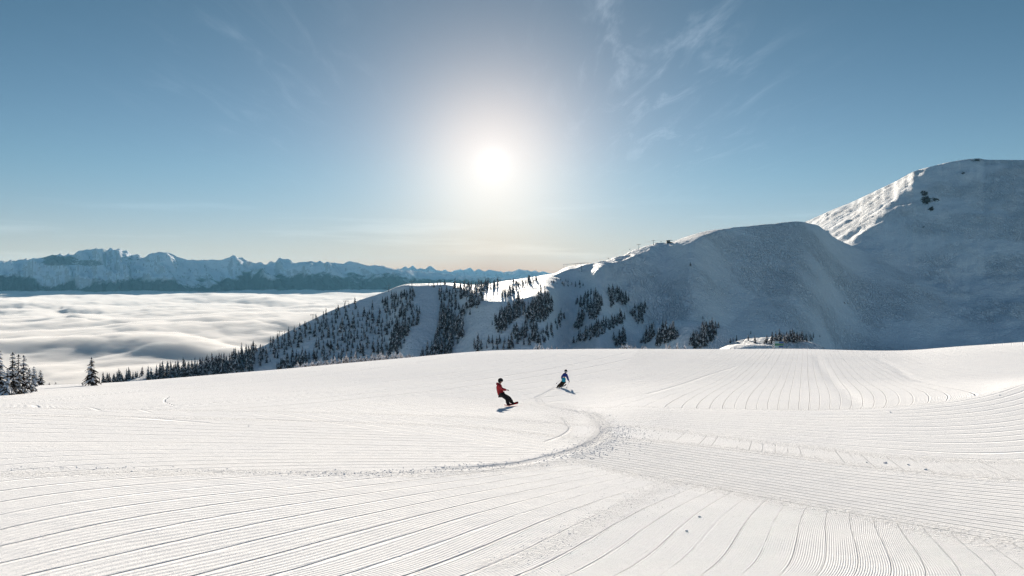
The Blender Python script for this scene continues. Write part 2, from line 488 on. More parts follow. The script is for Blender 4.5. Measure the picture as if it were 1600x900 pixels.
# churned snow of the tracks: lumps, replacing the corduroy
lump = N.noise(pos, 10.0, 5.0, 0.78)
lump2 = N.noise(pos, 26.0, 3.0, 0.6)
wander = N.m('MULTIPLY', N.m('SUBTRACT', N.noise(pos, 1.6, 3.0), 0.5), 0.7)
tm = N.m('ADD', trs[0], wander)
ch = N.m('MAXIMUM', N.rng(tm, 0.75, 0.15), N.m('MULTIPLY', N.rng(N.m('ADD', trs[1], wander), 0.55, 0.1), 0.6))
tot = N.m('MULTIPLY', tot, N.m('SUBTRACT', 1.0, N.m('MULTIPLY', ch, 0.85)))
tot = N.m('ADD', tot, N.m('MULTIPLY', ch, N.m('ADD', N.m('MULTIPLY', N.m('SUBTRACT', lump, 0.45), 0.10), N.m('MULTIPLY', lump2, 0.02))))
thin = N.rng(N.m('ABSOLUTE', N.m('SUBTRACT', trs[2], 0.0)), 0.10, 0.02)
tot = N.m('SUBTRACT', tot, N.m('MULTIPLY', thin, 0.05))
# ploughed edges of the passes: small crumbs
crumb = N.m('MULTIPLY', N.rng(N.attr('seam').outputs['Fac'], 0.75, 0.1), N.rng(N.noise(pos, 11.0, 4.0, 0.75), 0.45, 0.75))
tot = N.m('ADD', tot, N.m('MULTIPLY', crumb, 0.03))
# scattered crumbs everywhere
cr2 = N.rng(N.noise(pos, 14.0, 2.0, 0.5), 0.72, 0.80)
tot = N.m('ADD', tot, N.m('MULTIPLY', cr2, 0.012))
grain = N.noise(pos, 60.0, 3.0, 0.7)
tot = N.m('ADD', tot, N.m('MULTIPLY', grain, 0.013))
soft = N.noise(pos, 1.3, 4.0, 0.55)
tot = N.m('ADD', tot, N.m('MULTIPLY', soft, 0.03))
bump = N.n('ShaderNodeBump')
bump.inputs['Strength'].default_value = 1.0
bump.inputs['Distance'].default_value = 1.0
N.put(bump.inputs['Height'], tot)
pb = N.n('ShaderNodeBsdfPrincipled')
tone = N.noise(pos, 0.25, 5.0, 0.6)
crystal = N.m('ADD', N.m('MULTIPLY', N.noise(pos, 55.0, 2.0, 0.7), 0.6), N.m('MULTIPLY', N.noise(pos, 17.0, 3.0, 0.75), 0.4))       # coarse and fine grains of the snow
basec = N.mix(N.rng(tone, 0.3, 0.7), (0.92, 0.92, 0.925, 1), (0.95, 0.945, 0.94, 1))
N.put(pb.inputs['Base Color'], N.mix(N.m('MULTIPLY', N.rng(crystal, 0.52, 0.30, kind='LINEAR'), 0.55), basec, (0.70, 0.705, 0.72, 1)))
pb.inputs['Roughness'].default_value = 0.8
pb.inputs['Specular IOR Level'].default_value = 0.0
N.put(pb.inputs['Normal'], bump.outputs[0])
out = N.n('ShaderNodeOutputMaterial')
N.t.links.new(pb.outputs[0], out.inputs[0])

snow_field = grid_mesh('snow_field', GX, GD, GZ, m_snow)
s = lambda v: np.clip(v / 6.0 + 0.5, 0, 1)       # +-3 survey rows across an edge
right = s((GP - edge_x) * 0.5)
A_ = s(PYG - b_A)
B_ = s(PYG - b_Bt) * (1 - A_) * s((GP - 890) * 0.2)
C_ = s(PYG - b_Ct) * s(b_Bt - PYG) * ss(GP, 960, 1060) * (1 - A_)
D_ = s(PYG - b_Dt) * s(b_Ct - PYG) * s((GP - 850) * 0.1) * (1 - A_)
E_ = s(b_Dt - PYG) * right
F_ = s(PYG - b_Ft) * (1 - A_) * s((900 - GP) * 0.2)
G_ = s(PYG - b_Gt) * s(b_Ft - PYG) * s((900 - GP) * 0.2) * (1 - A_)
U_ = s(b_Gt - PYG) * (1 - right)
put_vec(snow_field, 'pass_a', U['A'], U['B'], U['C'])
put_vec(snow_field, 'pass_b', U['D'], U['E'], U['F'])
put_vec(snow_field, 'pass_c', U['G'], U['U'], U['A2'])
put_vec(snow_field, 'edge_a', A_, B_, C_)
put_vec(snow_field, 'edge_b', D_, E_, F_)
put_vec(snow_field, 'edge_c', G_, U_, 0.0040 - 0.0011 * ss(GP, 700, 1050))
put_attr(snow_field, 'line_width', 0.062 - 0.038 * ss(GP, 600, 1050))
fade_main = 0.38 + 0.12 * ss(-GP, -720, -560) - 0.42 * np.exp(-((GP - 930) / 45) ** 2) - 0.1 * np.exp(-((GP - 800) / 120) ** 2)
put_vec(snow_field, 'tracks', T_main + fade_main, np.minimum(T_churn, T_wide * 0.45 + 0.28), np.minimum.reduce([T_thin, T_soft * 0.4, 0.6 * np.abs(T_main - 0.10) + 1.0 * (1 - core_part)]))
seam = np.minimum.reduce([np.abs(PYG - b) * GD ** 2 / (F * 4.0) for b in (b_A, b_Bt, b_Ct, b_Dt)])
put_attr(snow_field, 'seam', np.clip(seam / 0.9, 0, 5))


def ground_point(px, py):
    """point of the near snow field seen at survey pixel (px, py)"""
    fx = np.interp(px, G_PX, np.arange(len(G_PX))); j = int(min(max(fx, 0), len(G_PX) - 2)); t = fx - j
    col = GZ[:, j] * (1 - t) + GZ[:, j + 1] * t
    row = HORIZON - F * col / G_D
    k = int(np.argmax(row <= py)) if (row <= py).any() else int(np.argmin(row))
    k = max(k, 1)
    a = np.clip((row[k - 1] - py) / (row[k - 1] - row[k] + 1e-9), 0, 1)
    d = G_D[k - 1] + (G_D[k] - G_D[k - 1]) * a
    return Vector(((px - 800) / F * d, d, float(np.interp(d, G_D, col))))


def ground_z(x, y):
    px = 800 + F * x / y
    fx = np.interp(px, G_PX, np.arange(len(G_PX))); j = int(min(max(fx, 0), len(G_PX) - 2)); t = fx - j
    return float(np.interp(y, G_D, GZ[:, j] * (1 - t) + GZ[:, j + 1] * t))

# ================================================================== WOODED HILL AND SNOW MOUNTAIN
M_PX = np.linspace(-500, 2100, 1000)
M_D = np.concatenate([np.linspace(260, 1450, 250)[:-1], np.linspace(1450, 3600, 130)])
MD, MP = np.meshgrid(M_D, M_PX, indexing='ij')
MX = (MP - 800) / F * MD
TAB = np.array([  # px, row, distance, slope by the crest, its width, slope below, back slope
 (-500, 700, 430, .25, 20, .50, .45), (-100, 655, 500, .2, 20, .50, .45), (100, 612, 570, .2, 15, .48, .40), (170, 598, 600, .2, 15, .42, .40), (250, 583, 640, .15, 15, .40, .40),
 (340, 565, 690, .15, 15, .40, .40), (400, 545, 730, .15, 12, .40, .45), (450, 520, 770, .15, 12, .40, .45), (500, 494, 810, .12, 12, .38, .45),
 (560, 470, 850, .10, 15, .38, .40), (600, 455.5, 880, .06, 22, .37, .35), (640, 443, 920, .03, 100, .38, .25), (700, 442, 960, .04, 120, .38, .2),
 (745, 444.5, 975, .065, 240, .46, .2), (790, 440, 990, .075, 290, .5, .2), (830, 433, 1005, .08, 300, .5, .2), (866, 426.5, 1025, .09, 270, .48, .2), (888, 416, 1042, .26, 60, .34, .2), (905, 413, 1050, .26, 40, .34, .2),
 (925, 412, 1065, .07, 190, .36, .15), (945, 408.5, 1085, .08, 160, .36, .15), (965, 402, 1100, .15, 140, .40, .15), (1000, 388, 1130, .165, 120, .44, .2), (1030, 380, 1155, .14, 70, .45, .15), (1045, 379, 1170, .11, 60, .44, .12), (1068, 372, 1190, .14, 190, .46, .15), (1100, 362, 1220, .14, 150, .44, .2), (1128, 357.5, 1248, .15, 70, .42, .2),
 (1150, 355, 1270, .1, 30, .40, .2), (1200, 350.5, 1330, .25, 30, .38, .25), (1245, 346.5, 1385, .3, 30, .37, .25), (1275, 352, 1420, .3, 30, .38, .2), (1305, 372, 1470, .3, 30, .40, .12), (1340, 388, 1520, .3, 30, .40, .08), (1370, 405, 1455, .3, 30, .40, .08),
 (1400, 426, 1385, .3, 30, .40, .1), (1440, 450, 1325, .3, 30, .40, .1), (1500, 495, 1290, .3, 30, .42, .2), (1600, 560, 1230, .3, 30, .42, .3), (2100, 800, 1100, .3, 30, .42, .5)])
col = lambda k, w=9: smooth_tab(TAB[:, 0], TAB[:, k], M_PX, w)
e1 = (HORIZON - col(1, 5)) / F
D1, S1, W1_, S2, SB = col(2, 21), col(3, 15), col(4, 15), col(5, 15), col(6, 15)
zr = e1 * D1


def hill(zr):
    t = MD - D1[None, :]
    R = 10.0
    fr = -t
    a = -(S1 * fr + (S2 - S1) * 0.5 * ((fr - W1_) + np.sqrt((fr - W1_) ** 2 + R * R)))      # front: gentle then steep
    b = -SB * t
    k = 7.0
    return zr[None, :] - (np.log1p(np.exp(-np.abs(a - b) / k)) * -k + np.minimum(a, b)) * -1.0


for _ in range(4):
    z1 = hill(zr)
    e_now = np.where(MD < D1[None, :] + 150, z1 / MD, -9).max(0)
    zr = zr + (e1 - e_now) * D1
z1 = hill(zr)
# rolls and gullies of the hill, moguls, broken ground on the steep nose
rough_nose = np.exp(-((MP - 985) / 55) ** 2)
amp = ss(MD, 380, 600)
z1 += 2.2 * fbm(MX / 70, MD / 90, 3, 21) * amp + 0.7 * fbm(MX / 16, MD / 22, 3, 31) * amp
z1 += rough_nose * (1.9 * fbm(MX / 6, MD / 9, 3, 41) + 2.2 * fbm(MX / 16, MD / 34, 2, 44, ridged=True))
# sunlit shoulders: rounded humps on the face
def hump(px, py, d, h, sx, sy, rot=0.0):
    x0 = (px - 800) / F * d
    c, s_ = math.cos(rot), math.sin(rot)
    u = (MX - x0) * c + (MD - d) * s_; v = -(MX - x0) * s_ + (MD - d) * c
    return h * np.exp(-(u / sx) ** 2 - (v / sy) ** 2)
z1 += hump(905, 440, 985, 5, 30, 14, 0.5) + hump(985, 446, 985, 3.5, 40, 10, 0.5) + 0

# the high mountain behind: a wind-packed flank towards the sun and a shaded bowl
P0 = np.array([(1450 - 800) / F * 2000, 2000, (HORIZON - 262) / F * 2000])
pl_L = P0[2] + 0.65 * (MX - P0[0]) - 0.085 * (MD - P0[1])
rib = fbm(MX / 420 + 0.15 * MD / 60, MD / 34, 4, 51, 0.55, ridged=True)
rib2 = fbm(MX / 160 + 0.3 * MD / 40, MD / 17, 4, 53, 0.6, ridged=True)
pl_L += (6.0 * rib + 5.0 * rib2 + 6.5 * fbm(MX / 45, MD / 40, 4, 55))  * ss(MX, 560, 760)
pl_F = P0[2] + 0.14 * (MX - P0[0]) + 0.40 * (MD - P0[1])
bowl = ss(pl_F, -40, 120)
pl_F = pl_F + 3.0 * fbm(MX / 150, MD / 150, 4, 61) - 26 * np.exp(-((pl_F - 10) / 60) ** 2) * ss(MP, 1280, 1420)
pl_F += 1.2 * fbm(MX / 22, MD / 30, 3, 66)
k = 9.0
pl_F += 10 * fbm(MX / 40, MD / 55, 4, 64)
k = 16.0
z2 = -smax(-pl_L, -pl_F, k)
Yr = smooth_tab([-500, 1200, 1262, 1300, 1350, 1400, 1450, 1490, 1530, 1600, 1700, 1800, 2100], [2900, 2700, 2600, 2480, 2320, 2160, 2000, 2010, 2016, 1950, 1890, 1830, 1700], M_PX, 9)[None, :]
e2 = (HORIZON - smooth_tab([-500, 1200, 1262, 1280, 1300, 1330, 1360, 1400, 1430, 1450, 1490, 1525, 1540, 1600, 1700, 2100], [800, 372, 345, 337, 328, 316, 302, 283, 267, 261.5, 252, 248, 249.5, 250, 254, 290], M_PX, 3)) / F
def capped(z2, corr):
    z = z2 + corr[None, :] * np.exp(-np.clip(Yr - MD, 0, None) / 350.0)
    over = MD - Yr
    return z - 0.55 * 0.5 * (over + np.sqrt(over ** 2 + 12.0 ** 2)) * 1.0
corr = np.zeros_like(M_PX)
for _ in range(4):
    zz2 = capped(z2, corr)
    corr += np.clip((e2 - (zz2 / MD).max(0)) * Yr[0], -140, 140)
z2 = np.where(MP > 1150, capped(z2, corr), -400)
# small summit rocks
z2 += 4.0 * np.exp(-((MP - 1527) / 9) ** 2 - ((MD - Yr) / 14) ** 2) * 0.6

floor_z = -118 + 8 * fbm(MX / 120, MD / 120, 3, 71) - 130 * ss(-MP, -420, 250)
floor_z = floor_z - 240 * ss(MD - D1[None, :], -60, 260) * ss(-MP, -900, -700)
z_floor = floor_z
# knolls in the valley that stand clear of the mountain's shadow
def knoll(px, py, d, sx, sy, base=-118):
    x0 = (px - 800) / F * d; zt = (HORIZON - py) / F * d
    return (zt - base) * np.exp(-np.abs((MX - x0) / sx) ** 3.0 - np.abs((MD - d) / sy) ** 2.6)
z_floor = np.maximum(z_floor + knoll(1215, 523.5, 505, 64, 85), z_floor + knoll(1178, 530, 455, 50, 60))
z_floor = smax(z_floor, floor_z + knoll(1100, 508, 610, 62, 80), 10)
z_floor = smax(z_floor, floor_z + knoll(1075, 500, 700, 55, 70), 8)
z_floor += 0.5 * fbm(MX / 9, MD / 12, 3, 73)
MZ = smax(smax(z1, z2, 14 + 22 * ss(MP, 1330, 1420)), z_floor, 16)
MZ = np.maximum(MZ, -330)

def mtn_point(px, py, dmin=300.0, after=None):
    """first point of the hill or mountain seen at survey pixel (px, py)"""
    fx = np.interp(px, M_PX, np.arange(len(M_PX))); j = int(min(fx, len(M_PX) - 2)); t = fx - j
    colz = MZ[:, j] * (1 - t) + MZ[:, j + 1] * t
    row = HORIZON - F * colz / M_D
    ok = (row <= py) & (M_D > dmin)
    if not ok.any():
        k = int(np.argmin(np.where(M_D > dmin, row, 1e9))); d = M_D[k]
    else:
        k = max(int(np.argmax(ok)), 1)
        a = np.clip((row[k - 1] - py) / (row[k - 1] - row[k] + 1e-9), 0, 1)
        d = M_D[k - 1] + (M_D[k] - M_D[k - 1]) * a
    return Vector(((px - 800) / F * d, d, float(np.interp(d, M_D, colz))))

# rock masks (weathered outcrops blown clear of snow)
def blob(px, py, rx, ry, rot=0):
    r_ = HORIZON - F * MZ / MD
    c, s_ = math.cos(rot), math.sin(rot)
    u = (MP - px) * c + (r_ - py) * s_; v = -(MP - px) * s_ + (r_ - py) * c
    return np.exp(-(u / rx) ** 2 - (v / ry) ** 2)
rockm = np.maximum.reduce([blob(1447, 313, 12, 10), blob(1444, 302, 9, 6), blob(1462, 312, 10, 5, 0.3), blob(1455, 326, 8, 5), blob(1527, 250, 14, 3), blob(1505, 270, 6, 5) * .8,
                           blob(1285, 339, 10, 3) * .6, blob(1335, 333, 10, 4, -.6) * .55, blob(1385, 318, 16, 3, -.6) * .5, blob(1400, 291, 14, 3, -.6) * .6, blob(983, 398, 10, 5) * .6, blob(1325, 474, 6, 3) * .7, blob(1318, 473, 3, 2) * .9, blob(1443, 355, 3, 2), blob(1533, 349, 3, 2) * .9])
rockm[MD > 2700] = 0
m_hill, N = mat('mountain_snow')
geo = N.n('ShaderNodeNewGeometry')
pos = geo.outputs['Position']
rk = N.attr('rock').outputs['Fac']
rn = N.noise(pos, 0.16, 6.0, 0.7)
rock_f = N.rng(N.m('ADD', rk, N.m('MULTIPLY', N.m('SUBTRACT', rn, 0.5), 1.5)), 0.62, 0.72)
# ski tracks wandering down the face: thin contour lines of a warped field
def track_lines(scale, seed, wdt):
    q = N.map(pos, (seed, seed * 2.1, 0), (0, 0, 0.3 * seed), (1, 0.45, 0.3))
    v = N.noise(q, scale, 2.0, 0.5)
    f = N.m('ABSOLUTE', N.m('SUBTRACT', N.m('FRACT', N.m('MULTIPLY', v, 22.0)), 0.5))
    return N.rng(f, wdt, 0.0)
zone = N.rng(N.noise(pos, 0.006, 3.0, 0.5), 0.40, 0.62)
tl = N.m('ADD', track_lines(0.028, 1.0, 0.16), track_lines(0.045, 2.3, 0.2))
tl = N.m('MULTIPLY', tl, N.m('MULTIPLY', zone, N.attr('skied').outputs['Fac']))
h = N.m('MULTIPLY', tl, -1.6)
h = N.m('ADD', h, N.m('MULTIPLY', N.noise(pos, 0.22, 4.0, 0.65), 3.0))
h = N.m('ADD', h, N.m('MULTIPLY', N.noise(pos, 0.03, 4.0, 0.55), 7.0))
h = N.m('ADD', h, N.m('MULTIPLY', N.m('MULTIPLY', rock_f, N.noise(pos, 0.3, 5.0, 0.8)), 6.0))
bump = N.n('ShaderNodeBump')
bump.inputs['Strength'].default_value = 0.9
bump.inputs['Distance'].default_value = 1.0
N.put(bump.inputs['Height'], h)
pb = N.n('ShaderNodeBsdfPrincipled')
snowc = N.mix(N.rng(N.noise(pos, 0.02, 5.0, 0.6), 0.35, 0.7), (0.92, 0.91, 0.895, 1), (0.96, 0.95, 0.935, 1))
piste = N.attr('groomed').outputs['Fac']
mott = N.rng(N.m('ADD', N.m('MULTIPLY', N.noise(pos, 0.12, 5.0, 0.7), 0.6), N.m('MULTIPLY', N.noise(pos, 0.035, 3.0, 0.6), 0.4)), 0.36, 0.62)
snowc = N.mix(N.m('MAXIMUM', N.m('MULTIPLY', piste, 0.9), N.m('MULTIPLY', N.m('SUBTRACT', 1.0, piste), N.m('MULTIPLY', N.m('ADD', N.m('MULTIPLY', mott, 0.35), N.m('MULTIPLY', tl, 1.3)), 0.7))), snowc, (0.79, 0.795, 0.80, 1))
rockc = N.mix(N.noise(pos, 0.5, 4.0, 0.7), (0.020, 0.009, 0.006, 1), (0.09, 0.050, 0.034, 1))
N.put(pb.inputs['Base Color'], N.mix(rock_f, snowc, rockc))
pb.inputs['Roughness'].default_value = 0.75
pb.inputs['Specular IOR Level'].default_value = 0.1
N.put(pb.inputs['Normal'], bump.outputs[0])
out = N.n('ShaderNodeOutputMaterial')
N.t.links.new(pb.outputs[0], out.inputs[0])
mountain = grid_mesh('snow_mountain', MX, MD, MZ, m_hill)
put_attr(mountain, 'rock', rockm)
_row = HORIZON - F * MZ / MD
_c = np.interp(_row, [405, 418, 440, 465, 490, 515], [1219, 1219, 1218, 1206, 1186, 1160])
_w = np.interp(_row, [405, 418, 440, 465, 490, 515], [24, 24, 26, 28, 30, 32])
put_attr(mountain, 'groomed', ss(_w - np.abs(MP - _c), -2, 3) * ss(_row, 412, 420) * ss(-_row, -520, -500) * (MD < 1800))
put_attr(mountain, 'skied', ss(MP, 900, 1050) * (1 - 0.0 * MP))

# ================================================================== CLOUD SEA
CL_PX = np.linspace(-700, 1000, 520)
CL_D = 1 / np.linspace(1 / 560.0, 1 / 11500.0, 300)
CD, CP = np.meshgrid(CL_D, CL_PX, indexing='ij')
CX = (CP - 800) / F * CD
qx, qy = CX / 520 + 0.55 * CD / 520, CD / 900
warp = fbm(qx * 0.7, qy * 0.7, 3, 81)
c0 = fbm(qx + 0.5 * warp, qy * 1.2 + 0.5 * warp, 5, 91, 0.5)
c1_ = fbm(CX / 230, CD / 420, 4, 97, 0.55)
CZ = -193 + (36 * c0 + 15 * c1_ + 2 * fbm(CX / 95, CD / 130, 3, 98)) * ss(CD, 500, 1500) * (0.75 + 0.25 * ss(CD, 6000, 3000))
CZ += 13 * np.clip(fbm(CX / 160, CD / 500, 4, 99), -0.2, 1) * ss(CD, 6500, 8500)
m_cloud, N = mat('cloud')
pv = N.n('ShaderNodeVolumePrincipled')
pv.inputs['Color'].default_value = (0.94, 0.925, 0.908, 1)
pv.inputs['Density'].default_value = 0.032
pv.inputs['Anisotropy'].default_value = 0.0
out = N.n('ShaderNodeOutputMaterial'); N.t.links.new(pv.outputs[0], out.inputs['Volume'])


def closed_grid(name, X, Y, Z, zb, m, kind):
    r, c = X.shape
    top = np.stack([X, Y, Z], -1).reshape(-1, 3)
    idx = np.arange(r * c).reshape(r, c)
    q = [np.stack([idx[:-1, :-1], idx[:-1, 1:], idx[1:, 1:], idx[1:, :-1]], -1).reshape(-1, 4)]
    ring = np.concatenate([idx[0, :-1], idx[:-1, -1], idx[-1, :0:-1], idx[:0:-1, 0]])
    n0 = r * c; k = len(ring)
    low = top[ring].copy(); low[:, 2] = zb
    a = np.arange(k); b_ = (a + 1) % k
    q.append(np.stack([ring[b_], ring[a], n0 + a, n0 + b_], -1))
    co = np.concatenate([top, low]).astype(np.float32)
    q = np.concatenate(q)
    me = bpy.data.meshes.new(name)
    me.vertices.add(len(co)); me.vertices.foreach_set('co', co.ravel())
    nl = q.size + k
    me.loops.add(nl)
    me.loops.foreach_set('vertex_index', np.concatenate([q.ravel(), (n0 + a)[::-1]]).astype(np.int32))
    me.polygons.add(len(q) + 1)
    me.polygons.foreach_set('loop_start', np.concatenate([np.arange(0, q.size, 4), [q.size]]).astype(np.int32))
    me.update(calc_edges=True)
    me.materials.append(m)
    o = bpy.data.objects.new(name, me); C.objects.link(o); o['kind'] = kind
    return o


cloud = closed_grid('cloud_sea', CX, CD, CZ, -345.0, m_cloud, 'stuff')

# ================================================================== DISTANT RANGES
def far_range(name, tab, D0, depth, px0, px1, ncol, seed, ampl, forest_z, front, base_z):
    P = np.linspace(px0, px1, ncol)
    Dr = np.concatenate([np.linspace(D0 - depth, D0 + depth * 0.9, 190)])
    DD, PP = np.meshgrid(Dr, P, indexing='ij')
    XX = (PP - 800) / F * DD
    e = (HORIZON - smooth_tab([a for a, b in tab], [b for a, b in tab], P, 2)) / F
    Dc = D0 + 0.22 * depth * fbm(P / 130.0, P * 0, 3, seed + 1)
    e = e + (0.7 * fbm(P / 9.0, P * 0, 3, seed + 5)) / F
    zr = e * Dc
    spur = fbm(XX / (depth * 0.55) + 1.1 * DD / depth, DD / (depth * 1.6), 5, seed, 0.52, ridged=True)
    det = fbm(XX / (depth * 0.13) + 3.0 * DD / depth, DD / (depth * 0.13), 4, seed + 9, 0.55, ridged=True)
    spur2 = fbm(XX / (depth * 0.30) + 2.6 * DD / depth, DD / (depth * 1.2) - XX / (depth * 1.6), 4, seed + 21, 0.5, ridged=True)
    for it in range(7):
        t = DD - Dc[None, :]
        rel = (zr - base_z)[None, :]
        prof = np.where(t < 0, np.clip(1 + t / (rel / front), 0, 1) ** 1.12, np.clip(1 - t / (rel / (front * 0.45)), 0, 1))
        body = rel * prof
        env = np.clip(np.abs(t) / (depth * 0.35), 0, 1) * np.clip(body / 60.0, 0, 1)
        env2 = np.clip(np.abs(t) / 190.0 + 0.05, 0, 1) * np.clip(body / 60.0, 0, 1)
        z = base_z + body + ampl * 0.8 * spur * env + ampl * 0.48 * spur2 * env2 + 0.06 * ampl * det * np.clip(env + 0.3, 0, 1)
        dz_ = (e - (z / DD).max(0)) * Dc
        zr = zr + np.convolve(np.pad(dz_, 4, mode='edge'), np.ones(9) / 9, 'valid') * (1.0 if it < 6 else 0.0)
    return P, DD, PP, XX, z


R1 = [(-700, 425), (-300, 412), (-100, 404), (0, 408), (40, 405), (66, 402.5), (74, 400), (84, 398), (113, 397), (118, 394), (132, 390.5), (150, 388.5), (166, 389.5), (180, 388.5), (198, 393), (207, 398), (215, 398), (222, 402), (233, 397), (246, 393.8), (260, 394.5), (272, 399), (285, 404), (296, 406), (345, 406), (356, 402), (366, 400), (376, 403), (386, 407.5), (398, 410.5), (420, 411), (430, 407), (441, 403.5), (452, 406), (458, 410), (470, 410), (476, 408.5), (500, 409), (520, 410.5), (535, 412), (540, 409), (548, 408.5), (562, 411.5), (575, 415), (590, 414), (604, 418), (620, 421), (660, 424), (720, 430), (900, 440), (1300, 445)]
R2 = [(500, 440), (600, 424), (620, 420.5), (633, 417), (640, 416.5), (655, 419.5), (663, 421), (670, 415), (676, 419), (688, 423.5), (700, 424), (715, 425), (727, 422), (738, 424), (748, 420.3), (756, 424), (763, 421), (775, 424), (788, 425), (800, 424), (812, 420.5), (820, 422.5), (830, 424), (842, 426), (860, 429), (900, 430), (1000, 436), (1300, 440)]
R3 = [(500, 440), (640, 425), (690, 423.5), (705, 423), (718, 420.8), (728, 419.5), (740, 422), (752, 424), (790, 424.5), (830, 423.5), (870, 428), (960, 433), (1300, 440)]
m_far, N = mat('distant_mountain')
geo = N.n('ShaderNodeNewGeometry')
pos = geo.outputs['Position']
nz = N.sep(geo.outputs['True Normal'])[2]
pz = N.sep(pos)[2]
nn = N.noise(pos, 0.0035, 6.0, 0.62)
n2 = N.noise(N.map(pos, (0, 0, 0), (0, 0, 0), (1, 1, 3)), 0.012, 5.0, 0.65)
forest = N.m('MULTIPLY', N.rng(N.m('ADD', pz, N.m('MULTIPLY', N.m('SUBTRACT', nn, 0.5), 420.0)), N.m('ADD', N.attr('treeline').outputs['Fac'], 40.0), N.m('SUBTRACT', N.attr('treeline').outputs['Fac'], 30.0)), 0.93)
rockf = N.m('MULTIPLY', N.rng(N.m('ADD', N.attr('cliff').outputs['Fac'], N.m('MULTIPLY', N.m('SUBTRACT', n2, 0.5), 1.7)), 0.5, 0.75), 0.85)
steep = N.m('MULTIPLY', N.rng(N.m('ADD', nz, N.m('MULTIPLY', N.m('SUBTRACT', n2, 0.5), 0.5)), 0.72, 0.60), 0.4)
base = N.mix(N.m('MAXIMUM', rockf, steep), (0.80, 0.82, 0.85, 1), (0.10, 0.095, 0.09, 1))
base = N.mix(forest, base, (0.045, 0.055, 0.055, 1))
bump = N.n('ShaderNodeBump'); bump.inputs['Strength'].default_value = 0.6; bump.inputs['Distance'].default_value = 1.0
N.put(bump.inputs['Height'], N.m('MULTIPLY', N.noise(pos, 0.02, 6.0, 0.65), 40.0))
dfb = N.n('ShaderNodeBsdfDiffuse')
N.put(dfb.inputs[0], base); N.put(dfb.inputs['Normal'], bump.outputs[0])
out = N.n('ShaderNodeOutputMaterial'); N.t.links.new(dfb.outputs[0], out.inputs[0])
for nm, tab, D0, dep, p0, p1, nc, seed, ampl, tz, front, bz in (
        ('distant_mountains', R1, 9300, 1500, -700, 1300, 900, 101, 240, -20, 0.46, -240),
        ('far_peaks', R2, 13500, 2000, 480, 1300, 420, 131, 260, -260, 0.5, -300),
        ('farthest_peaks', R3, 17500, 1800, 480, 1300, 300, 151, 240, -400, 0.5, -330)):
    P, DD, PP, XX, z = far_range(nm, tab, D0, dep, p0, p1, nc, seed, ampl, tz, front, bz)
    o = grid_mesh(nm, XX, DD, np.maximum(z, -345), m_far)
    rowp = HORIZON - F * z / DD
    tl_row = np.interp(P, [-700, 0, 40, 60, 100, 160, 230, 300, 340, 380, 430, 480, 600, 700], [425, 430, 432, 440, 446, 440, 436, 441, 440, 429, 430, 431, 434, 440])
    tree = (HORIZON - tl_row[None, :]) / F * 9300 + 0 * DD if nm == 'distant_mountains' else 0 * DD + tz
    put_attr(o, 'treeline', tree)
    bl = lambda px, py, rx, ry: np.exp(-np.abs((PP - px) / rx) ** 4 - np.abs((rowp - py) / ry) ** 4)
    cl = np.maximum.reduce([bl(92, 408, 32, 9), bl(140, 411, 26, 6) * .8, bl(80, 400, 10, 6), bl(205, 404, 20, 5) * .6, bl(150, 424, 40, 8) * .45, bl(240, 407, 18, 4) * .5]) if nm == 'distant_mountains' else 0 * DD
    put_attr(o, 'cliff', cl)

# ================================================================== THINGS: helpers
def link(name, me, m=None, parent=None):
    o = bpy.data.objects.new(name, me)
    C.objects.link(o)
    if m is not None and not me.materials:
        for q in (m if isinstance(m, (list, tuple)) else [m]):
            me.materials.append(q)
    if parent is not None:
        o.parent = parent
    return o


def tag(o, label, cat, group=None):
    o['label'] = label
    o['category'] = cat
    if group:
        o['group'] = group
    return o


def root(name, loc, label, cat, group=None, rz=0.0):
    o = bpy.data.objects.new(name, None)
    C.objects.link(o)
    o.empty_display_size = 0.3
    o.location = loc
    o.rotation_euler = (0, 0, rz)
    return tag(o, label, cat, group)


def mesh_py(name, verts, faces, mats, midx=None, smooth=False):
    me = bpy.data.meshes.new(name)
    me.from_pydata([tuple(v) for v in verts], [], faces)
    for q in (mats if isinstance(mats, (list, tuple)) else [mats]):
        me.materials.append(q)
    if midx is not None:
        me.polygons.foreach_set('material_index', np.asarray(midx, np.int32))
    if smooth:
        me.polygons.foreach_set('use_smooth', np.ones(len(faces), bool))
    me.update()
    return me


def simple_mat(name, col, rough=0.7, var=0.25, scale=6.0, spec=0.3, metal=0.0):
    m, N = mat(name)
    pos = N.n('ShaderNodeTexCoord').outputs['Object']
    f = N.noise(pos, scale, 4.0, 0.6)
    a = tuple(c * (1 - var) for c in col[:3]) + (1,)
    b = tuple(min(c * (1 + var), 1) for c in col[:3]) + (1,)
    pb = N.n('ShaderNodeBsdfPrincipled')
    N.put(pb.inputs['Base Color'], N.mix(N.rng(f, 0.3, 0.7), a, b))
    pb.inputs['Roughness'].default_value = rough
    pb.inputs['Metallic'].default_value = metal
    pb.inputs['Specular IOR Level'].default_value = spec
    out = N.n('ShaderNodeOutputMaterial')
    N.t.links.new(pb.outputs[0], out.inputs[0])
    return m


m_needle = simple_mat('needles', (0.052, 0.042, 0.036), 0.9, 0.5, 1.4, 0.05)
m_needle_far = simple_mat('needles_frosted', (0.085, 0.075, 0.075), 0.95, 0.45, 0.5, 0.0)
m_bark = simple_mat('bark', (0.075, 0.05, 0.035), 0.9, 0.3, 8.0, 0.1)
m_pad = simple_mat('tree_snow', (0.86, 0.86, 0.87), 0.8, 0.04, 5.0, 0.05)
m_frost = simple_mat('hoar_frost', (0.66, 0.61, 0.58), 0.9, 0.3, 3.0, 0.0)

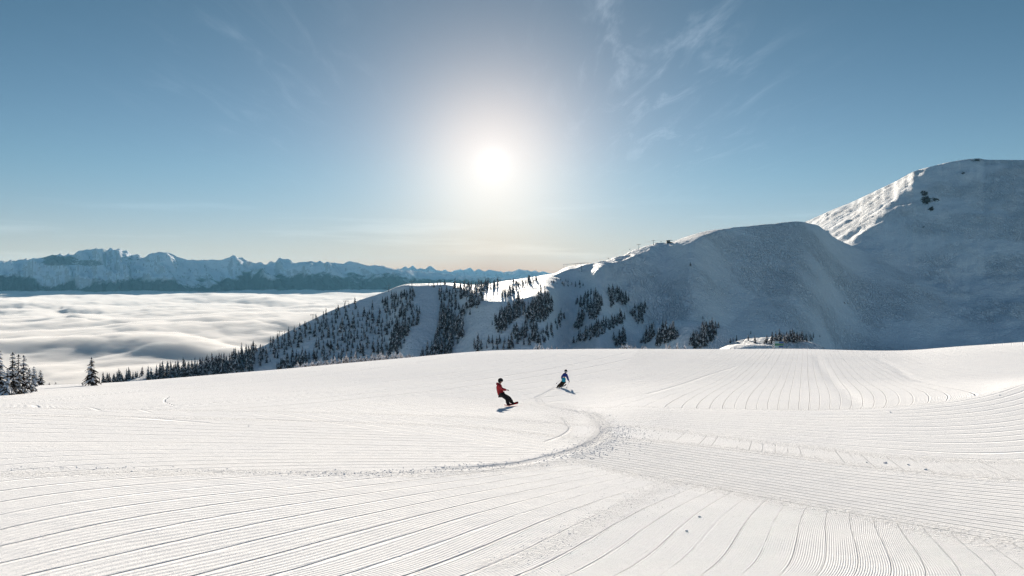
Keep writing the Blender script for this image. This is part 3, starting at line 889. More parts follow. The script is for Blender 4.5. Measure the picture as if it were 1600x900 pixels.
# ================================================================== FAR CONIFERS
def far_conifer(seed, width, tiers, snow, frost=0.0, multi=1, blunt=0.85):
    r = random.Random(seed)
    V, Fc, M = [], [], []
    for mtr in range(multi):
        ox = 0 if mtr == 0 else r.uniform(-width, width) * 0.9
        oy = 0 if mtr == 0 else r.uniform(-width, width) * 0.9
        H = 1.0 if mtr == 0 else r.uniform(0.55, 0.9)
        k = len(V)
        for i in range(4):
            a = i * math.pi / 2
            V.append((ox + 0.018 * math.cos(a), oy + 0.018 * math.sin(a), -0.08))
        V.append((ox, oy, 0.3 * H))
        for i in range(4):
            Fc.append((k + i, k + (i + 1) % 4, k + 4)); M.append(2)
        for t in range(tiers):
            f = t / tiers
            zt = H * (1.0 - 0.96 * (f ** 0.9)) * 1.0
            zt = H * (1.02 - 0.93 * f)
            rad = width * (0.10 + 0.90 * (f ** blunt)) * r.uniform(0.78, 1.15)
            if f > 0.8:
                rad *= 0.92
            drop = H * (0.93 / tiers) * r.uniform(1.5, 2.3)
            n = 7
            k = len(V)
            tx, ty = ox + r.uniform(-.01, .01), oy + r.uniform(-.01, .01)
            V.append((tx, ty, zt))
            a0 = r.uniform(0, 6.28)
            for i in range(n * 2):
                a = a0 + i * math.pi / n
                q = rad * (r.uniform(0.75, 1.2) if i % 2 == 0 else r.uniform(0.30, 0.55))
                V.append((tx + q * math.cos(a), ty + q * math.sin(a), max(zt - drop * (1.0 if i % 2 == 0 else 0.72) * r.uniform(0.8, 1.15), -0.02)))
            for i in range(n * 2):
                Fc.append((k, k + 1 + i, k + 1 + (i + 1) % (n * 2)))
                u = r.random()
                M.append(1 if u < snow else (3 if u < snow + frost else 0))
    return mesh_py('spruce_tree', V, Fc, [m_needle_far, m_pad, m_bark, m_frost], M)


FAR = [far_conifer(s, w, t, sn, .05) for s, w, t, sn in ((1, .17, 9, .13), (2, .14, 10, .10), (3, .20, 8, .15), (4, .155, 11, .10), (5, .22, 8, .17), (6, .13, 9, .12), (7, .18, 10, .20))]
FROSTED = [far_conifer(s, w, t, .34, .44, mu, .55) for s, w, t, mu in ((11, .42, 7, 3), (12, .30, 8, 2), (13, .5, 6, 4), (14, .24, 8, 1), (15, .55, 6, 4))]


def inside(poly, x, y):
    c = False
    n = len(poly)
    for i in range(n):
        x1, y1 = poly[i]; x2, y2 = poly[(i + 1) % n]
        if (y1 > y) != (y2 > y) and x < (x2 - x1) * (y - y1) / (y2 - y1) + x1:
            c = not c
    return c


# (label, group, outline of the stand as surveyed, spacing, mean height m)
STANDS = [
 ('slender dark spruce in the dense strip along the lower ridge beside the cloud sea', 'spruces of the lower ridge strip', [(232, 589), (262, 577), (300, 571), (340, 562), (372, 552), (392, 545), (396, 580), (340, 588), (250, 596), (228, 597)], 3.7, 8.5),
 ('small dark spruce in the thin line at the lowest tip of the ridge', 'spruces at the low tip of the ridge', [(150, 599), (186, 592), (214, 583), (238, 577), (240, 581), (212, 592), (180, 601), (150, 603)], 2.4, 7.0),
 ('small dark spruce scattered near the ridge edge above the cloud sea', 'spruces scattered along the ridge edge', [(394, 548), (450, 522), (500, 497), (556, 473), (562, 484), (520, 512), (470, 540), (430, 562), (396, 580)], 6.6, 7.5),
 ('dark spruce in the open stand low on the wooded hill', 'spruces low on the wooded hill', [(448, 560), (478, 556), (484, 575), (440, 585), (430, 580)], 6.0, 9.0),
 ('dark spruce scattered on the snowy face of the wooded hill left of the ski run', 'spruces scattered over the hill face', [(500, 530), (550, 496), (590, 482), (622, 500), (652, 505), (640, 522), (618, 560), (560, 562), (520, 566), (480, 565)], 7.2, 8.0),
 ('stubby dark spruce in the thicket high on the hill left of the ski run', 'spruces of the upper hill thicket', [(598, 474), (612, 466), (634, 458), (647, 455), (650, 464), (642, 476), (656, 492), (655, 508), (640, 512), (618, 490), (600, 490)], 4.6, 7.0),
 ('dark spruce in the wedge of trees narrowing down beside the ski run', 'spruces of the wedge beside the run', [(620, 510), (640, 512), (634, 528), (622, 548), (604, 558), (612, 530)], 4.4, 8.5),
 ('dark spruce in the long belt right of the curving ski run', 'spruces of the belt right of the run', [(688, 492), (700, 486), (712, 500), (722, 508), (723, 525), (708, 545), (704, 558), (655, 562), (676, 545), (684, 520)], 4.4, 9.0),
 ('short dark spruce in the middle clump of the belt above the ski run', 'spruces of the middle belt clump', [(686, 463), (696, 456), (712, 470), (718, 484), (704, 496), (690, 492)], 4.8, 7.5),
 ('dark spruce in the thick band just under the rounded hilltop', 'spruces under the rounded hilltop', [(704, 454), (716, 447), (742, 444), (762, 444), (778, 443), (780, 449), (756, 456), (736, 464), (720, 468), (708, 462)], 4.0, 7.5),
 ('frosty spruce in the small clump touching the sunlit shoulder', 'spruces beside the sunlit shoulder', [(730, 472), (740, 464), (752, 464), (752, 474), (738, 484), (732, 480)], 4.2, 8.5),
 ('dark spruce in the small grove below the sunlit shoulder', 'spruces of the grove below the shoulder', [(717, 490), (730, 482), (734, 490), (722, 498)], 4.4, 8.0),
 ('dark spruce in the diagonal grove in the middle of the hill', 'spruces of the diagonal grove', [(768, 504), (776, 496), (796, 484), (812, 470), (819, 478), (818, 492), (800, 508), (790, 518), (776, 520), (772, 510)], 4.0, 9.0),
 ('dark spruce in the tall central grove right of the diagonal one', 'spruces of the tall central grove', [(822, 498), (832, 480), (842, 464), (856, 462), (864, 474), (862, 490), (852, 502), (836, 504)], 4.0, 9.5),
 ('dark spruce at the foot of the two central groves', 'spruces below the central groves', [(800, 520), (820, 512), (824, 500), (836, 508), (842, 526), (862, 512), (864, 528), (846, 540), (820, 532), (804, 530)], 5.4, 8.5),
 ('dark spruce in the narrow slanting clump beside the central groves', 'spruces of the narrow slanting clump', [(867, 512), (872, 500), (880, 490), (884, 492), (876, 506), (871, 514)], 3.8, 8.0),
 ('dark spruce in the slim clump left of the heart shaped grove', 'spruces of the slim clump', [(897, 512), (901, 500), (907, 488), (913, 494), (911, 508), (902, 514)], 3.8, 8.5),
 ('dark spruce in the big heart shaped grove on the upper slope', 'spruces of the heart shaped grove', [(900, 474), (912, 464), (926, 460), (934, 466), (942, 474), (938, 492), (930, 500), (922, 500), (916, 486), (906, 482)], 3.9, 8.5),
 ('dark spruce in the long strip climbing the lower right slope', 'spruces of the long climbing strip', [(896, 536), (914, 524), (930, 512), (950, 506), (966, 498), (976, 496), (974, 506), (952, 516), (932, 530), (912, 534)], 3.9, 9.0),
 ('dark spruce in the high pointed clump on the open slope', 'spruces of the high pointed clump', [(953, 458), (958, 454), (968, 458), (984, 472), (976, 478), (966, 472), (954, 480)], 3.9, 8.0),
 ('dark spruce in the triangular clump standing alone on the open slope', 'spruces of the triangular clump', [(984, 490), (994, 482), (1012, 478), (1012, 484), (1004, 492), (1002, 506), (996, 508), (992, 496)], 3.8, 8.0),
 ('dark spruce in the pair of clumps just behind the snow crest', 'spruces behind the snow crest', [(960, 542), (962, 530), (976, 522), (976, 542)], 4.4, 9.5),
 ('dark spruce in the leaning clump behind the crest left of the largest valley clump', 'spruces of the leaning valley clump', [(1003, 536), (1010, 524), (1022, 516), (1022, 528), (1008, 538)], 3.6, 9.5),
 ('dark spruce in the largest clump in the valley behind the crest', 'spruces of the largest valley clump', [(1025, 540), (1030, 528), (1044, 520), (1058, 522), (1060, 527), (1046, 534), (1032, 541)], 3.4, 10.0),
 ('dark spruce in the clump left of the sunlit knoll', 'spruces left of the sunlit knoll', [(1077, 541), (1086, 530), (1100, 522), (1118, 519), (1119, 526), (1106, 536), (1100, 543), (1082, 543)], 3.4, 8.0),
 ('small dark spruce along the top of the sunlit bank', 'spruces on the sunlit bank', [(1093, 513), (1108, 510), (1126, 510), (1126, 513), (1110, 516), (1094, 516)], 4.0, 5.5),
 ('dark spruce in the row across the front of the sunlit knoll', 'spruces in front of the sunlit knoll', [(1190, 538), (1198, 532), (1216, 528), (1240, 526), (1260, 526), (1272, 526), (1272, 534), (1240, 536), (1215, 539)], 3.8, 6.0),
 ('lone small spruce dotted on the snow of the central hill', 'lone spruces of the central hill', [(735, 540), (750, 536), (790, 535), (830, 540), (800, 546), (770, 548), (745, 550)], 9.0, 8.0),
 ('tiny dark spruce in the patch below the chairlift terminal', 'small spruces below the lift terminal', [(856, 441), (870, 437), (896, 444), (918, 446), (906, 450), (880, 447)], 6.0, 5.0),
 ('tiny dark spruce on the crest left of the chairlift terminal', 'small spruces on the crest', [(802, 443), (818, 439), (838, 434), (842, 438), (826, 447), (806, 449)], 3.6, 6.5),
 ('small dark spruce standing in the sunlit snow by the tall lift pylon', 'small spruces by the tall pylon', [(784, 460), (798, 450), (810, 452), (800, 464), (788, 468)], 3.8, 6.5),
 ('small dark spruce on the flat sunlit hilltop', 'small spruces on the flat hilltop', [(674, 446), (694, 446), (694, 449), (674, 449)], 5.0, 5.0),
]
trees = []
for label, group, poly, sp, hm in STANDS:
    xs = [p[0] for p in poly]; ys = [p[1] for p in poly]
    got = []
    for _ in range(2600):
        x = random.uniform(min(xs), max(xs)); y = random.uniform(min(ys), max(ys))
        if inside(poly, x, y) and all(((x - a) / sp / .88) ** 2 + ((y - b) / (sp * 0.72)) ** 2 > 1 for a, b in got):
            got.append((x, y))
    for x, y in got:
        x += random.gauss(0, 1.2); y += random.gauss(0, 0.8)
        p = mtn_point(x, y)
        h = 1.22 * hm * random.choice((0.45, 0.6, 0.75, 0.85, 0.95, 1.0, 1.1, 1.3))
        trees.append((h / p.y, p, h, label, group))
singles = [(1173, 522, 5.0, 'single small spruce on the sunlit crown of the knoll'), (1180, 536, 6.2, 'tallest lone spruce in front of the sunlit knoll'), (1169, 532, 5.2, 'slim lone spruce on the slope between knoll and sign'),
           (1281, 527, 4.5, 'single spruce standing apart at the right end of the knoll row'), (1098, 499, 6.0, 'single spruce alone on the shaded slope above the sunlit bank'), (1141, 536, 5.0, 'first of three small spruces beside the sunlit knoll'),
           (1146, 534, 4.4, 'middle of three small spruces beside the sunlit knoll'), (1151, 533, 5.6, 'last of three small spruces beside the sunlit knoll'), (776, 538, 8, 'lone spruce at the left foot of the diagonal grove'),
           (1079, 416, 7, 'stubby dark fir alone high on the open mountain slope'), (1021, 433, 3.0, 'tiny dark bush low on the open mountain slope'), (703, 473, 4, 'lone bush on the ski run below the flat hilltop')]
for x, y, h, lab in singles:
    p = mtn_point(x, y)
    trees.append((9.0, p, h, lab, None))
trees.sort(key=lambda t: -t[0])
NEAR_LIMIT = 262
for i, (k, p, h, label, group) in enumerate(trees[:NEAR_LIMIT]):
    o = bpy.data.objects.new('spruce_tree', random.choice(FAR))
    C.objects.link(o)
    o.location = p - Vector((0, 0, 0.15))
    w = random.uniform(1.25, 1.85)
    o.scale = (h * w, h * w, h)
    o.rotation_euler = (random.gauss(0, .04), random.gauss(0, .04), random.uniform(0, 6.28))
    tag(o, label, 'tree', group)


def join_copies(name, items, label=None):
    co, fa, mi = [], [], []
    n = 0
    cache = {}
    for me, p, sx, sz, rz in items:
        if me.name not in cache:
            v = np.empty(len(me.vertices) * 3, np.float32); me.vertices.foreach_get('co', v)
            lp = np.empty(len(me.loops), np.int32); me.loops.foreach_get('vertex_index', lp)
            mm = np.empty(len(me.polygons), np.int32); me.polygons.foreach_get('material_index', mm)
            cache[me.name] = (v.reshape(-1, 3), lp, mm)
        v, lp, mm = cache[me.name]
        c, s_ = math.cos(rz), math.sin(rz)
        q = np.stack([(v[:, 0] * c - v[:, 1] * s_) * sx, (v[:, 0] * s_ + v[:, 1] * c) * sx, v[:, 2] * sz], -1) + np.array(p)
        co.append(q); fa.append(lp + n); mi.append(mm); n += len(v)
    co = np.concatenate(co).astype(np.float32); fa = np.concatenate(fa).astype(np.int32); mi = np.concatenate(mi)
    me = bpy.data.meshes.new(name)
    me.vertices.add(len(co)); me.vertices.foreach_set('co', co.ravel())
    me.loops.add(len(fa)); me.loops.foreach_set('vertex_index', fa)
    me.polygons.add(len(mi)); me.polygons.foreach_set('loop_start', np.arange(0, len(fa), 3, dtype=np.int32))
    me.update(calc_edges=True)
    for q in items[0][0].materials:
        me.materials.append(q)
    me.polygons.foreach_set('material_index', mi)
    o = bpy.data.objects.new(name, me); C.objects.link(o)
    return o


rest = trees[NEAR_LIMIT:]
if rest:
    o = join_copies('spruce_forest', [(random.choice(FAR), p - Vector((0, 0, 0.15)), h * random.uniform(1.3, 1.9), h, random.uniform(0, 6.28)) for k, p, h, l, g in rest])
    o['kind'] = 'stuff'
print('far trees', len(trees), 'joined', len(rest))

# frosted dwarf trees whose tops show over the edge of the snow field
crest_row = lambda px: float(np.interp(px, G_PX, _py))
crest_d = lambda px: float(np.interp(px, G_PX, _dc))
for px in list(np.arange(463, 650, 3.6)):
    px += random.uniform(-2, 2)
    rise = 1.25 * random.choice((4, 6, 8, 9, 11, 13)) * (0.75 if px < 500 or px > 600 else 1.0) * (0.55 if px > 625 else 1)
    d = crest_d(px) * random.uniform(1.10, 1.22)
    gz = ground_z((px - 800) / F * d, d)
    top = (HORIZON - (crest_row(px) - rise)) / F * d
    h = max(top - gz, 1.0)
    o = bpy.data.objects.new('frosted_tree', random.choice(FROSTED))
    C.objects.link(o)
    o.location = ((px - 800) / F * d, d, gz)
    w = min(h, 4.2) * random.uniform(0.9, 1.4)
    o.scale = (w, w, h); o.rotation_euler = (0, 0, random.uniform(0, 6.28))
    tag(o, 'frost covered dwarf tree peeking over the left crest of the snow field', 'tree', 'frosted dwarf trees behind the left crest')
for px, rise, lab in ((838, 8, 'a'), (843, 11, 'a'), (848, 7, 'a'), (856, 6, 'a'), (862, 7, 'a'), (870, 5, 'a'), (972, 9, 'b'), (980, 10, 'b'), (986, 8, 'b'), (992, 5, 'b'), (1002, 5, 'b'), (1008, 6, 'b'), (1041, 10, 'c'), (1046, 9, 'c'), (1058, 13, 'd'), (1070, 9, 'e'), (1257, 4, 'f'), (1263, 3, 'f')):
    d = crest_d(px) * 1.16
    gz = ground_z((px - 800) / F * d, d)
    h = max((HORIZON - (crest_row(px) - rise)) / F * d - gz, 1.0)
    o = bpy.data.objects.new('frosted_tree', random.choice(FROSTED if lab in 'abf' else FROSTED[1:4:2]))
    C.objects.link(o)
    o.location = ((px - 800) / F * d, d, gz)
    w = min(h, 4.0) * random.uniform(0.9, 1.3)
    o.scale = (w, w, h); o.rotation_euler = (0, 0, random.uniform(0, 6.28))
    L = {'a': ('frost covered dwarf tree at the snow crest below the central groves', 'frosted dwarf trees at the middle crest'), 'b': ('round frosty bush at the crest in front of the dark clumps', 'frosty bushes at the crest'),
         'c': ('snow laden small fir, one of a touching pair at the crest', 'pair of snow laden firs'), 'd': ('pointed snow laden fir standing alone at the crest', None), 'e': ('low frosted fir beside the pointed snow laden fir', None), 'f': ('tiny frosted shrub poking out at the crest right of the trail sign', 'tiny shrubs right of the sign')}[lab]
    tag(o, L[0], 'tree' if lab not in 'bf' else 'bush', L[1])

# ================================================================== NEAR FIRS AT THE LEFT EDGE
def near_fir(seed, H, width, whorls, snow, bare=0.0, per=(7, 10)):
    """returns verts/faces for trunk, crown and the snow resting on it"""
    r = random.Random(seed)
    tv, tf = [], []
    seg, n = 10, 7
    rad0 = 0.022 * H + 0.03
    for i in range(seg + 1):
        f = i / seg
        for j in range(n):
            a = j * 2 * math.pi / n
            q = rad0 * (1 - f) + 0.008
            tv.append((q * math.cos(a) + 0.01 * H * math.sin(f * 5 + seed) * f, q * math.sin(a), f * H * 0.985 - 0.15 * (i == 0)))
    for i in range(seg):
        for j in range(n):
            tf.append((i * n + j, i * n + (j + 1) % n, (i + 1) * n + (j + 1) % n, (i + 1) * n + j))
    cv, cf, sv, sf = [], [], [], []
    for w in range(whorls):
        f = (w + r.uniform(-.3, .3)) / whorls
        z = H * (bare + (1 - bare) * (0.03 + 0.95 * f))
        L0 = width * H * (1.0 - f) ** 0.80 * (0.72 if f < 0.08 else 1.0) + 0.03 * H
        for b in range(r.randint(*per)):
            a = r.uniform(0, 6.283)
            L = L0 * r.uniform(0.55, 1.18)
            up = 0.30 * f - 0.10
            pts = []
            for s_ in range(5):
                t = s_ / 4
                zz = z + L * (up * t - (0.62 - 0.35 * f) * t * t) + r.uniform(-.01, .01) * H
                pts.append(Vector((math.cos(a) * L * t, math.sin(a) * L * t, zz)))
            side = Vector((-math.sin(a), math.cos(a), 0))
            k = len(cv)
            for s_, p in enumerate(pts):
                wd = L * (0.05, 0.20, 0.26, 0.17, 0.02)[s_] * r.uniform(0.8, 1.2)
                dr = Vector((0, 0, -wd * 0.55))
                cv += [p - side * wd + dr, p + Vector((0, 0, 0.012)), p + side * wd + dr]
            for s_ in range(4):
                for q in (0, 1):
                    i0 = k + s_ * 3 + q
                    cf.append((i0, i0 + 1, i0 + 4, i0 + 3))
            # hanging twigs
            for s_ in range(1, 5):
                p = pts[s_]
                for sg in (-1, 1):
                    k = len(cv)
                    o_ = side * sg * L * r.uniform(0.12, 0.30)
                    d_ = Vector((math.cos(a), math.sin(a), 0)) * L * r.uniform(0.05, 0.20)
                    cv += [p - d_ * 0.5, p + d_ * 0.6, p + o_ + d_ - Vector((0, 0, L * r.uniform(0.10, 0.26)))]
                    cf.append((k, k + 1, k + 2))
            if r.random() < snow:
                k = len(sv)
                m0 = r.choice((0, 1)); thick = 0.035 * r.uniform(0.7, 1.5) * (0.5 + L)
                ends = [pts[s_] for s_ in range(m0, 4 if r.random() < .5 else 5)]
                rings = []
                for q, p in enumerate(ends):
                    e = math.sin(math.pi * (q + 0.35) / (len(ends) - 0.3))
                    wd = L * 0.22 * e * r.uniform(0.8, 1.2)
                    th = thick * (0.5 + e)
                    ring = [p - side * wd - Vector((0, 0, wd * 0.5)), p - side * wd * 0.55 + Vector((0, 0, th * 0.8)), p + Vector((0, 0, th * 1.25)), p + side * wd * 0.55 + Vector((0, 0, th * 0.8)), p + side * wd - Vector((0, 0, wd * 0.5))]
                    rings.append(len(sv)); sv += ring
                for q in range(len(rings) - 1):
                    for j in range(4):
                        sf.append((rings[q] + j, rings[q] + j + 1, rings[q + 1] + j + 1, rings[q + 1] + j))
                sf.append(tuple(rings[0] + j for j in range(5))); sf.append(tuple(rings[-1] + j for j in range(4, -1, -1)))
    # leader
    k = len(cv)
    for i in range(5):
        a = i * 1.2566
        cv += [(0, 0, H * 0.93), (0, 0, H * 1.0), (0.022 * H * math.cos(a), 0.022 * H * math.sin(a), H * 0.945)]
        cf.append((k, k + 1, k + 2)); k += 3
    return (tv, tf), (cv, cf), (sv, sf)


NEAR = [
 (-3, 617, 74, .20, .55, 0.0, 'tall snow plastered fir cut by the left frame edge'),
 (20, 616, 68, .155, .62, 0.0, 'tallest fir of the left clump, heavy with snow'),
 (29, 615.5, 64, .13, .60, 0.0, 'slim fir spire in the middle of the left clump'),
 (37, 614.5, 62, .165, .55, 0.0, 'bushy fir on the right side of the left clump, brown in the sun'),
 (12, 617, 44, .24, .75, 0.0, 'low snow smothered fir filling the front of the left clump'),
 (46, 611, 38, .24, .65, 0.0, 'short wide fir leaning against the right of the clump'),
 (53, 604, 33, .24, .85, 0.0, 'pale snow coated fir behind the left clump'),
 (63, 601, 25, .27, .45, 0.0, 'small dark fir at the end of the left clump'),
 (143, 602.5, 46, .235, .40, 0.10, 'lone fir with bare lower trunk standing by the cloud edge'),
]
for i, (px, py, hp, wd, sn, bare, lab) in enumerate(NEAR):
    p = ground_point(px, py)
    H = hp / F * p.y
    t = root('fir_tree', p - Vector((0, 0, 0.08)), lab, 'tree')
    tr_, cr, sn_ = near_fir(100 + i, H, wd, int(13 + H * 2.2), sn, bare)
    link('trunk', mesh_py('trunk', *tr_, m_bark, None, True), None, t)
    link('crown', mesh_py('crown', *cr, m_needle), None, t)
    link('branch_snow', mesh_py('branch_snow', *sn_, m_pad, None, True), None, t)['kind'] = 'stuff'
for px, py, hp, lab in ((77, 600.5, 5, 'tiny dark sapling poking through the snow near the fir clump'), (87, 600.5, 5, 'tiny rounded sapling between the clump and the lone fir'), (50, 613, 9, 'low snowy sapling at the foot of the fir clump'), (56, 612, 7, 'twiggy brown sapling just right of the fir clump'), (129, 601, 4, 'tuft of twigs in the snow just left of the lone fir')):
    p = ground_point(px, py)
    H = hp / F * p.y
    t = root('fir_sapling', p - Vector((0, 0, 0.05)), lab, 'sapling')
    tr_, cr, sn_ = near_fir(int(300 + px), H, .5, 6, .4, 0.0, (4, 6))
    link('trunk', mesh_py('trunk', *tr_, m_bark, None, True), None, t)
    link('crown', mesh_py('crown', *cr, m_needle), None, t)
    link('branch_snow', mesh_py('branch_snow', *sn_, m_pad, None, True), None, t)['kind'] = 'stuff'

# ================================================================== PEOPLE
def skin_mesh(name, joints, bones, subdiv=2):
    """one continuous surface grown over a posed skeleton (joints: name -> (position, radius or (rx, ry)))"""
    names = list(joints)
    me = bpy.data.meshes.new(name)
    me.from_pydata([joints[n][0] for n in names], [(names.index(a), names.index(b)) for a, b in bones], [])
    o = bpy.data.objects.new(name, me)
    C.objects.link(o)
    md = o.modifiers.new('skin', 'SKIN')
    md.use_smooth_shade = True
    sub = o.modifiers.new('sub', 'SUBSURF')
    sub.levels = sub.render_levels = subdiv
    sv = me.skin_vertices[0].data if me.skin_vertices else None
    if sv is None:
        bm = bmesh.new(); bm.from_mesh(me)
        bm.verts.layers.skin.verify(); bm.to_mesh(me); bm.free()
        sv = me.skin_vertices[0].data
    for i, n in enumerate(names):
        r = joints[n][1]
        sv[i].radius = r if isinstance(r, tuple) else (r, r)
        sv[i].use_root = i == 0
        sv[i].use_loose = False
    bpy.context.view_layer.update()
    dg = bpy.context.evaluated_depsgraph_get()
    new = bpy.data.meshes.new_from_object(o.evaluated_get(dg))
    bpy.data.objects.remove(o)
    new.name = name
    new.polygons.foreach_set('use_smooth', np.ones(len(new.polygons), bool))
    return new


def ball(name, c, rad, seg=20, rings=14, cut=None, rot=None):
    bm = bmesh.new()
    bmesh.ops.create_uvsphere(bm, u_segments=seg, v_segments=rings, radius=1.0)
    if cut is not None:
        bmesh.ops.delete(bm, geom=[v for v in bm.verts if cut(v.co)], context='VERTS')
    M4 = Matrix.Translation(c) @ (rot or Matrix()) @ Matrix.Diagonal((*rad, 1.0))
    bmesh.ops.transform(bm, matrix=M4, verts=bm.verts)
    me = bpy.data.meshes.new(name)
    bm.to_mesh(me); bm.free()
    me.polygons.foreach_set('use_smooth', np.ones(len(me.polygons), bool))
    return me


def tube(name, pts, radii, n=8, caps=True):
    V, Fc = [], []
    pts = [Vector(p) for p in pts]
    for i, p in enumerate(pts):
        d = (pts[min(i + 1, len(pts) - 1)] - pts[max(i - 1, 0)]).normalized()
        u = d.cross(Vector((0, 0, 1)))
        if u.length < 1e-3:
            u = Vector((1, 0, 0))
        u.normalize(); v = d.cross(u)
        for j in range(n):
            a = j * 2 * math.pi / n
            V.append(p + (u * math.cos(a) + v * math.sin(a)) * radii[i])
    for i in range(len(pts) - 1):
        for j in range(n):
            Fc.append((i * n + j, i * n + (j + 1) % n, (i + 1) * n + (j + 1) % n, (i + 1) * n + j))
    if caps:
        Fc.append(tuple(range(n - 1, -1, -1))); Fc.append(tuple((len(pts) - 1) * n + j for j in range(n)))
    me = bpy.data.meshes.new(name)
    me.from_pydata([tuple(v) for v in V], [], Fc)
    return me


def hand_joints(J, B, pre, wrist, direction, palm_up, r=1.0, curl=0.5):
    """palm, five fingers of unequal length and a thumb from the side of the palm"""
    d = Vector(direction).normalized(); up = Vector(palm_up).normalized(); s = d.cross(up).normalized()
    w = Vector(wrist)
    pm = w + d * 0.055
    J[pre + 'palm'] = (pm, (0.030 * r, 0.020 * r)); B.append((pre + 'wrist', pre + 'palm'))
    kn = w + d * 0.095
    J[pre + 'knuckle'] = (kn, (0.034 * r, 0.016 * r)); B.append((pre + 'palm', pre + 'knuckle'))
    for k, (off, L) in enumerate(((-0.030, .062), (-0.010, .074), (0.011, .070), (0.031, .055))):
        a = kn + s * off + d * 0.012
        b = a + d * L * 0.5 - up * L * 0.25 * curl
        c = b + d * L * (0.5 - 0.4 * curl) - up * L * 0.55 * curl
        for n_, p in (('a', a), ('b', b), ('c', c)):
            J[f'{pre}f{k}{n_}'] = (p, 0.0105 * r)
        B += [(pre + 'knuckle', f'{pre}f{k}a'), (f'{pre}f{k}a', f'{pre}f{k}b'), (f'{pre}f{k}b', f'{pre}f{k}c')]
    ta = w + d * 0.035 - s * 0.036
    tb = ta + d * 0.035 - s * 0.018 - up * 0.012
    J[pre + 't0'] = (ta, 0.014 * r); J[pre + 't1'] = (tb, 0.011 * r)
    B += [(pre + 'palm', pre + 't0'), (pre + 't0', pre + 't1')]


def loft_clothes(name, joints, bones, grow, keep, mtl, parent, subdiv=2):
    J = {}
    for n in keep:
        p, r = joints[n]
        g = grow(n) if callable(grow) else grow
        J[n] = (p, tuple(q + g for q in r) if isinstance(r, tuple) else r + g)
    B = [b for b in bones if b[0] in J and b[1] in J]
    return link(name, skin_mesh(name, J, B, subdiv), mtl, parent)


m_skin = simple_mat('skin', (0.55, 0.33, 0.24), 0.6, 0.08, 20.0)
m_red = simple_mat('red_shell', (0.33, 0.020, 0.026), 0.65, 0.15, 6.0, 0.25)
m_black = simple_mat('black_cloth', (0.018, 0.015, 0.017), 0.75, 0.25, 8.0, 0.2)
m_hard = simple_mat('black_helmet', (0.018, 0.018, 0.02), 0.8, 0.15, 5.0, 0.1)
m_lens = simple_mat('goggle_lens', (0.05, 0.06, 0.09), 0.15, 0.2, 5.0, 0.6)
m_navy = simple_mat('navy_shell', (0.012, 0.03, 0.19), 0.65, 0.15, 6.0, 0.25)
m_teal = simple_mat('teal_shell', (0.02, 0.36, 0.48), 0.65, 0.12, 6.0, 0.25)
m_brown = simple_mat('brown_trousers', (0.045, 0.034, 0.024), 0.8, 0.25, 8.0, 0.15)
m_board = simple_mat('board_red', (0.40, 0.016, 0.02), 0.9, 0.15, 5.0, 0.0)
m_base = simple_mat('board_base', (0.02, 0.02, 0.024), 0.8, 0.2, 5.0, 0.05)
m_strap = simple_mat('white_strap', (0.75, 0.75, 0.78), 0.6, 0.05, 5.0, 0.3)
m_steel = simple_mat('steel', (0.30, 0.31, 0.33), 0.4, 0.15, 5.0, 0.5, 0.7)


def face_and_hair(head_c, fwd, up, parent, r=0.105):
    """nose, eyes, mouth and ears set into the front of the head"""
    f = Vector(fwd).normalized(); u = Vector(up).normalized(); s = f.cross(u).normalized()
    c = Vector(head_c)
    link('nose', ball('nose', c + f * r * 0.98 - u * 0.012, (0.018, 0.018, 0.026), 10, 8), m_skin, parent)
    link('mouth', ball('mouth', c + f * r * 0.90 - u * 0.062, (0.020, 0.020, 0.008), 10, 6), simple_mat('lips', (0.35, 0.12, 0.10), 0.6, 0.05), parent)
    for q in (-1, 1):
        link('eye', ball('eye', c + f * r * 0.86 + s * q * 0.034 + u * 0.008, (0.014, 0.014, 0.010), 10, 6), m_lens, parent)
        link('ear', ball('ear', c + s * q * r * 0.92 - u * 0.01, (0.022, 0.022, 0.034), 10, 8), m_skin, parent)


# ---------------- the snowboarder: riding away to the right on the heel edge, knees bent, arms forward
sb = ground_point(796, 634.5)
K = sb.y / F                     # metres per survey pixel there
def S(px, py, dy=0.0):           # local position (x right, y away, z up)
    d = sb.y + dy
    return Vector(((px - 800) / F * d, d, (HORIZON - py) / F * d)) - sb
J = {}
J['pelvis'] = (S(783.0, 613.8, -.02), (0.145, 0.165))
J['belly'] = (S(780.8, 609.5, -.01), (0.125, 0.155))
J['chest'] = (S(779.6, 604.6, 0), (0.135, 0.175))
J['upper'] = (S(779.8, 601.6, 0), (0.105, 0.15))
J['neck'] = (S(780.8, 599.6, 0), 0.062)
J['jaw'] = (S(781.9, 597.6, 0), 0.085)
J['skull'] = (S(782.2, 595.2, 0), 0.105)
for sd, q in (('n', -1), ('f', 1)):
    J[sd + 'shoulder'] = (S(780.0, 602.4, .19 * q), 0.075)
    J[sd + 'elbow'] = (S(784.2, 608.0, .27 * q), 0.055)
    J[sd + 'wrist'] = (S(791.3, 609.4, .20 * q), 0.040)
    J[sd + 'hip'] = (S(783.4, 616.0, .10 * q), 0.115)
J['nknee'] = (S(793.0, 623.0, -.20), 0.082); J['nshin'] = (S(793.2, 627.6, -.25), 0.068); J['nankle'] = (S(793.2, 631.4, -.27), 0.055)
J['fknee'] = (S(795.8, 622.4, .14), 0.082); J['fshin'] = (S(798.4, 626.6, .20), 0.068); J['fankle'] = (S(800.4, 629.8, .25), 0.055)
J['ntoe'] = (S(796.6, 632.0, -.26), 0.048); J['ftoe'] = (S(803.6, 630.4, .26), 0.048)
B = [('pelvis', 'belly'), ('belly', 'chest'), ('chest', 'upper'), ('upper', 'neck'), ('neck', 'jaw'), ('jaw', 'skull')]
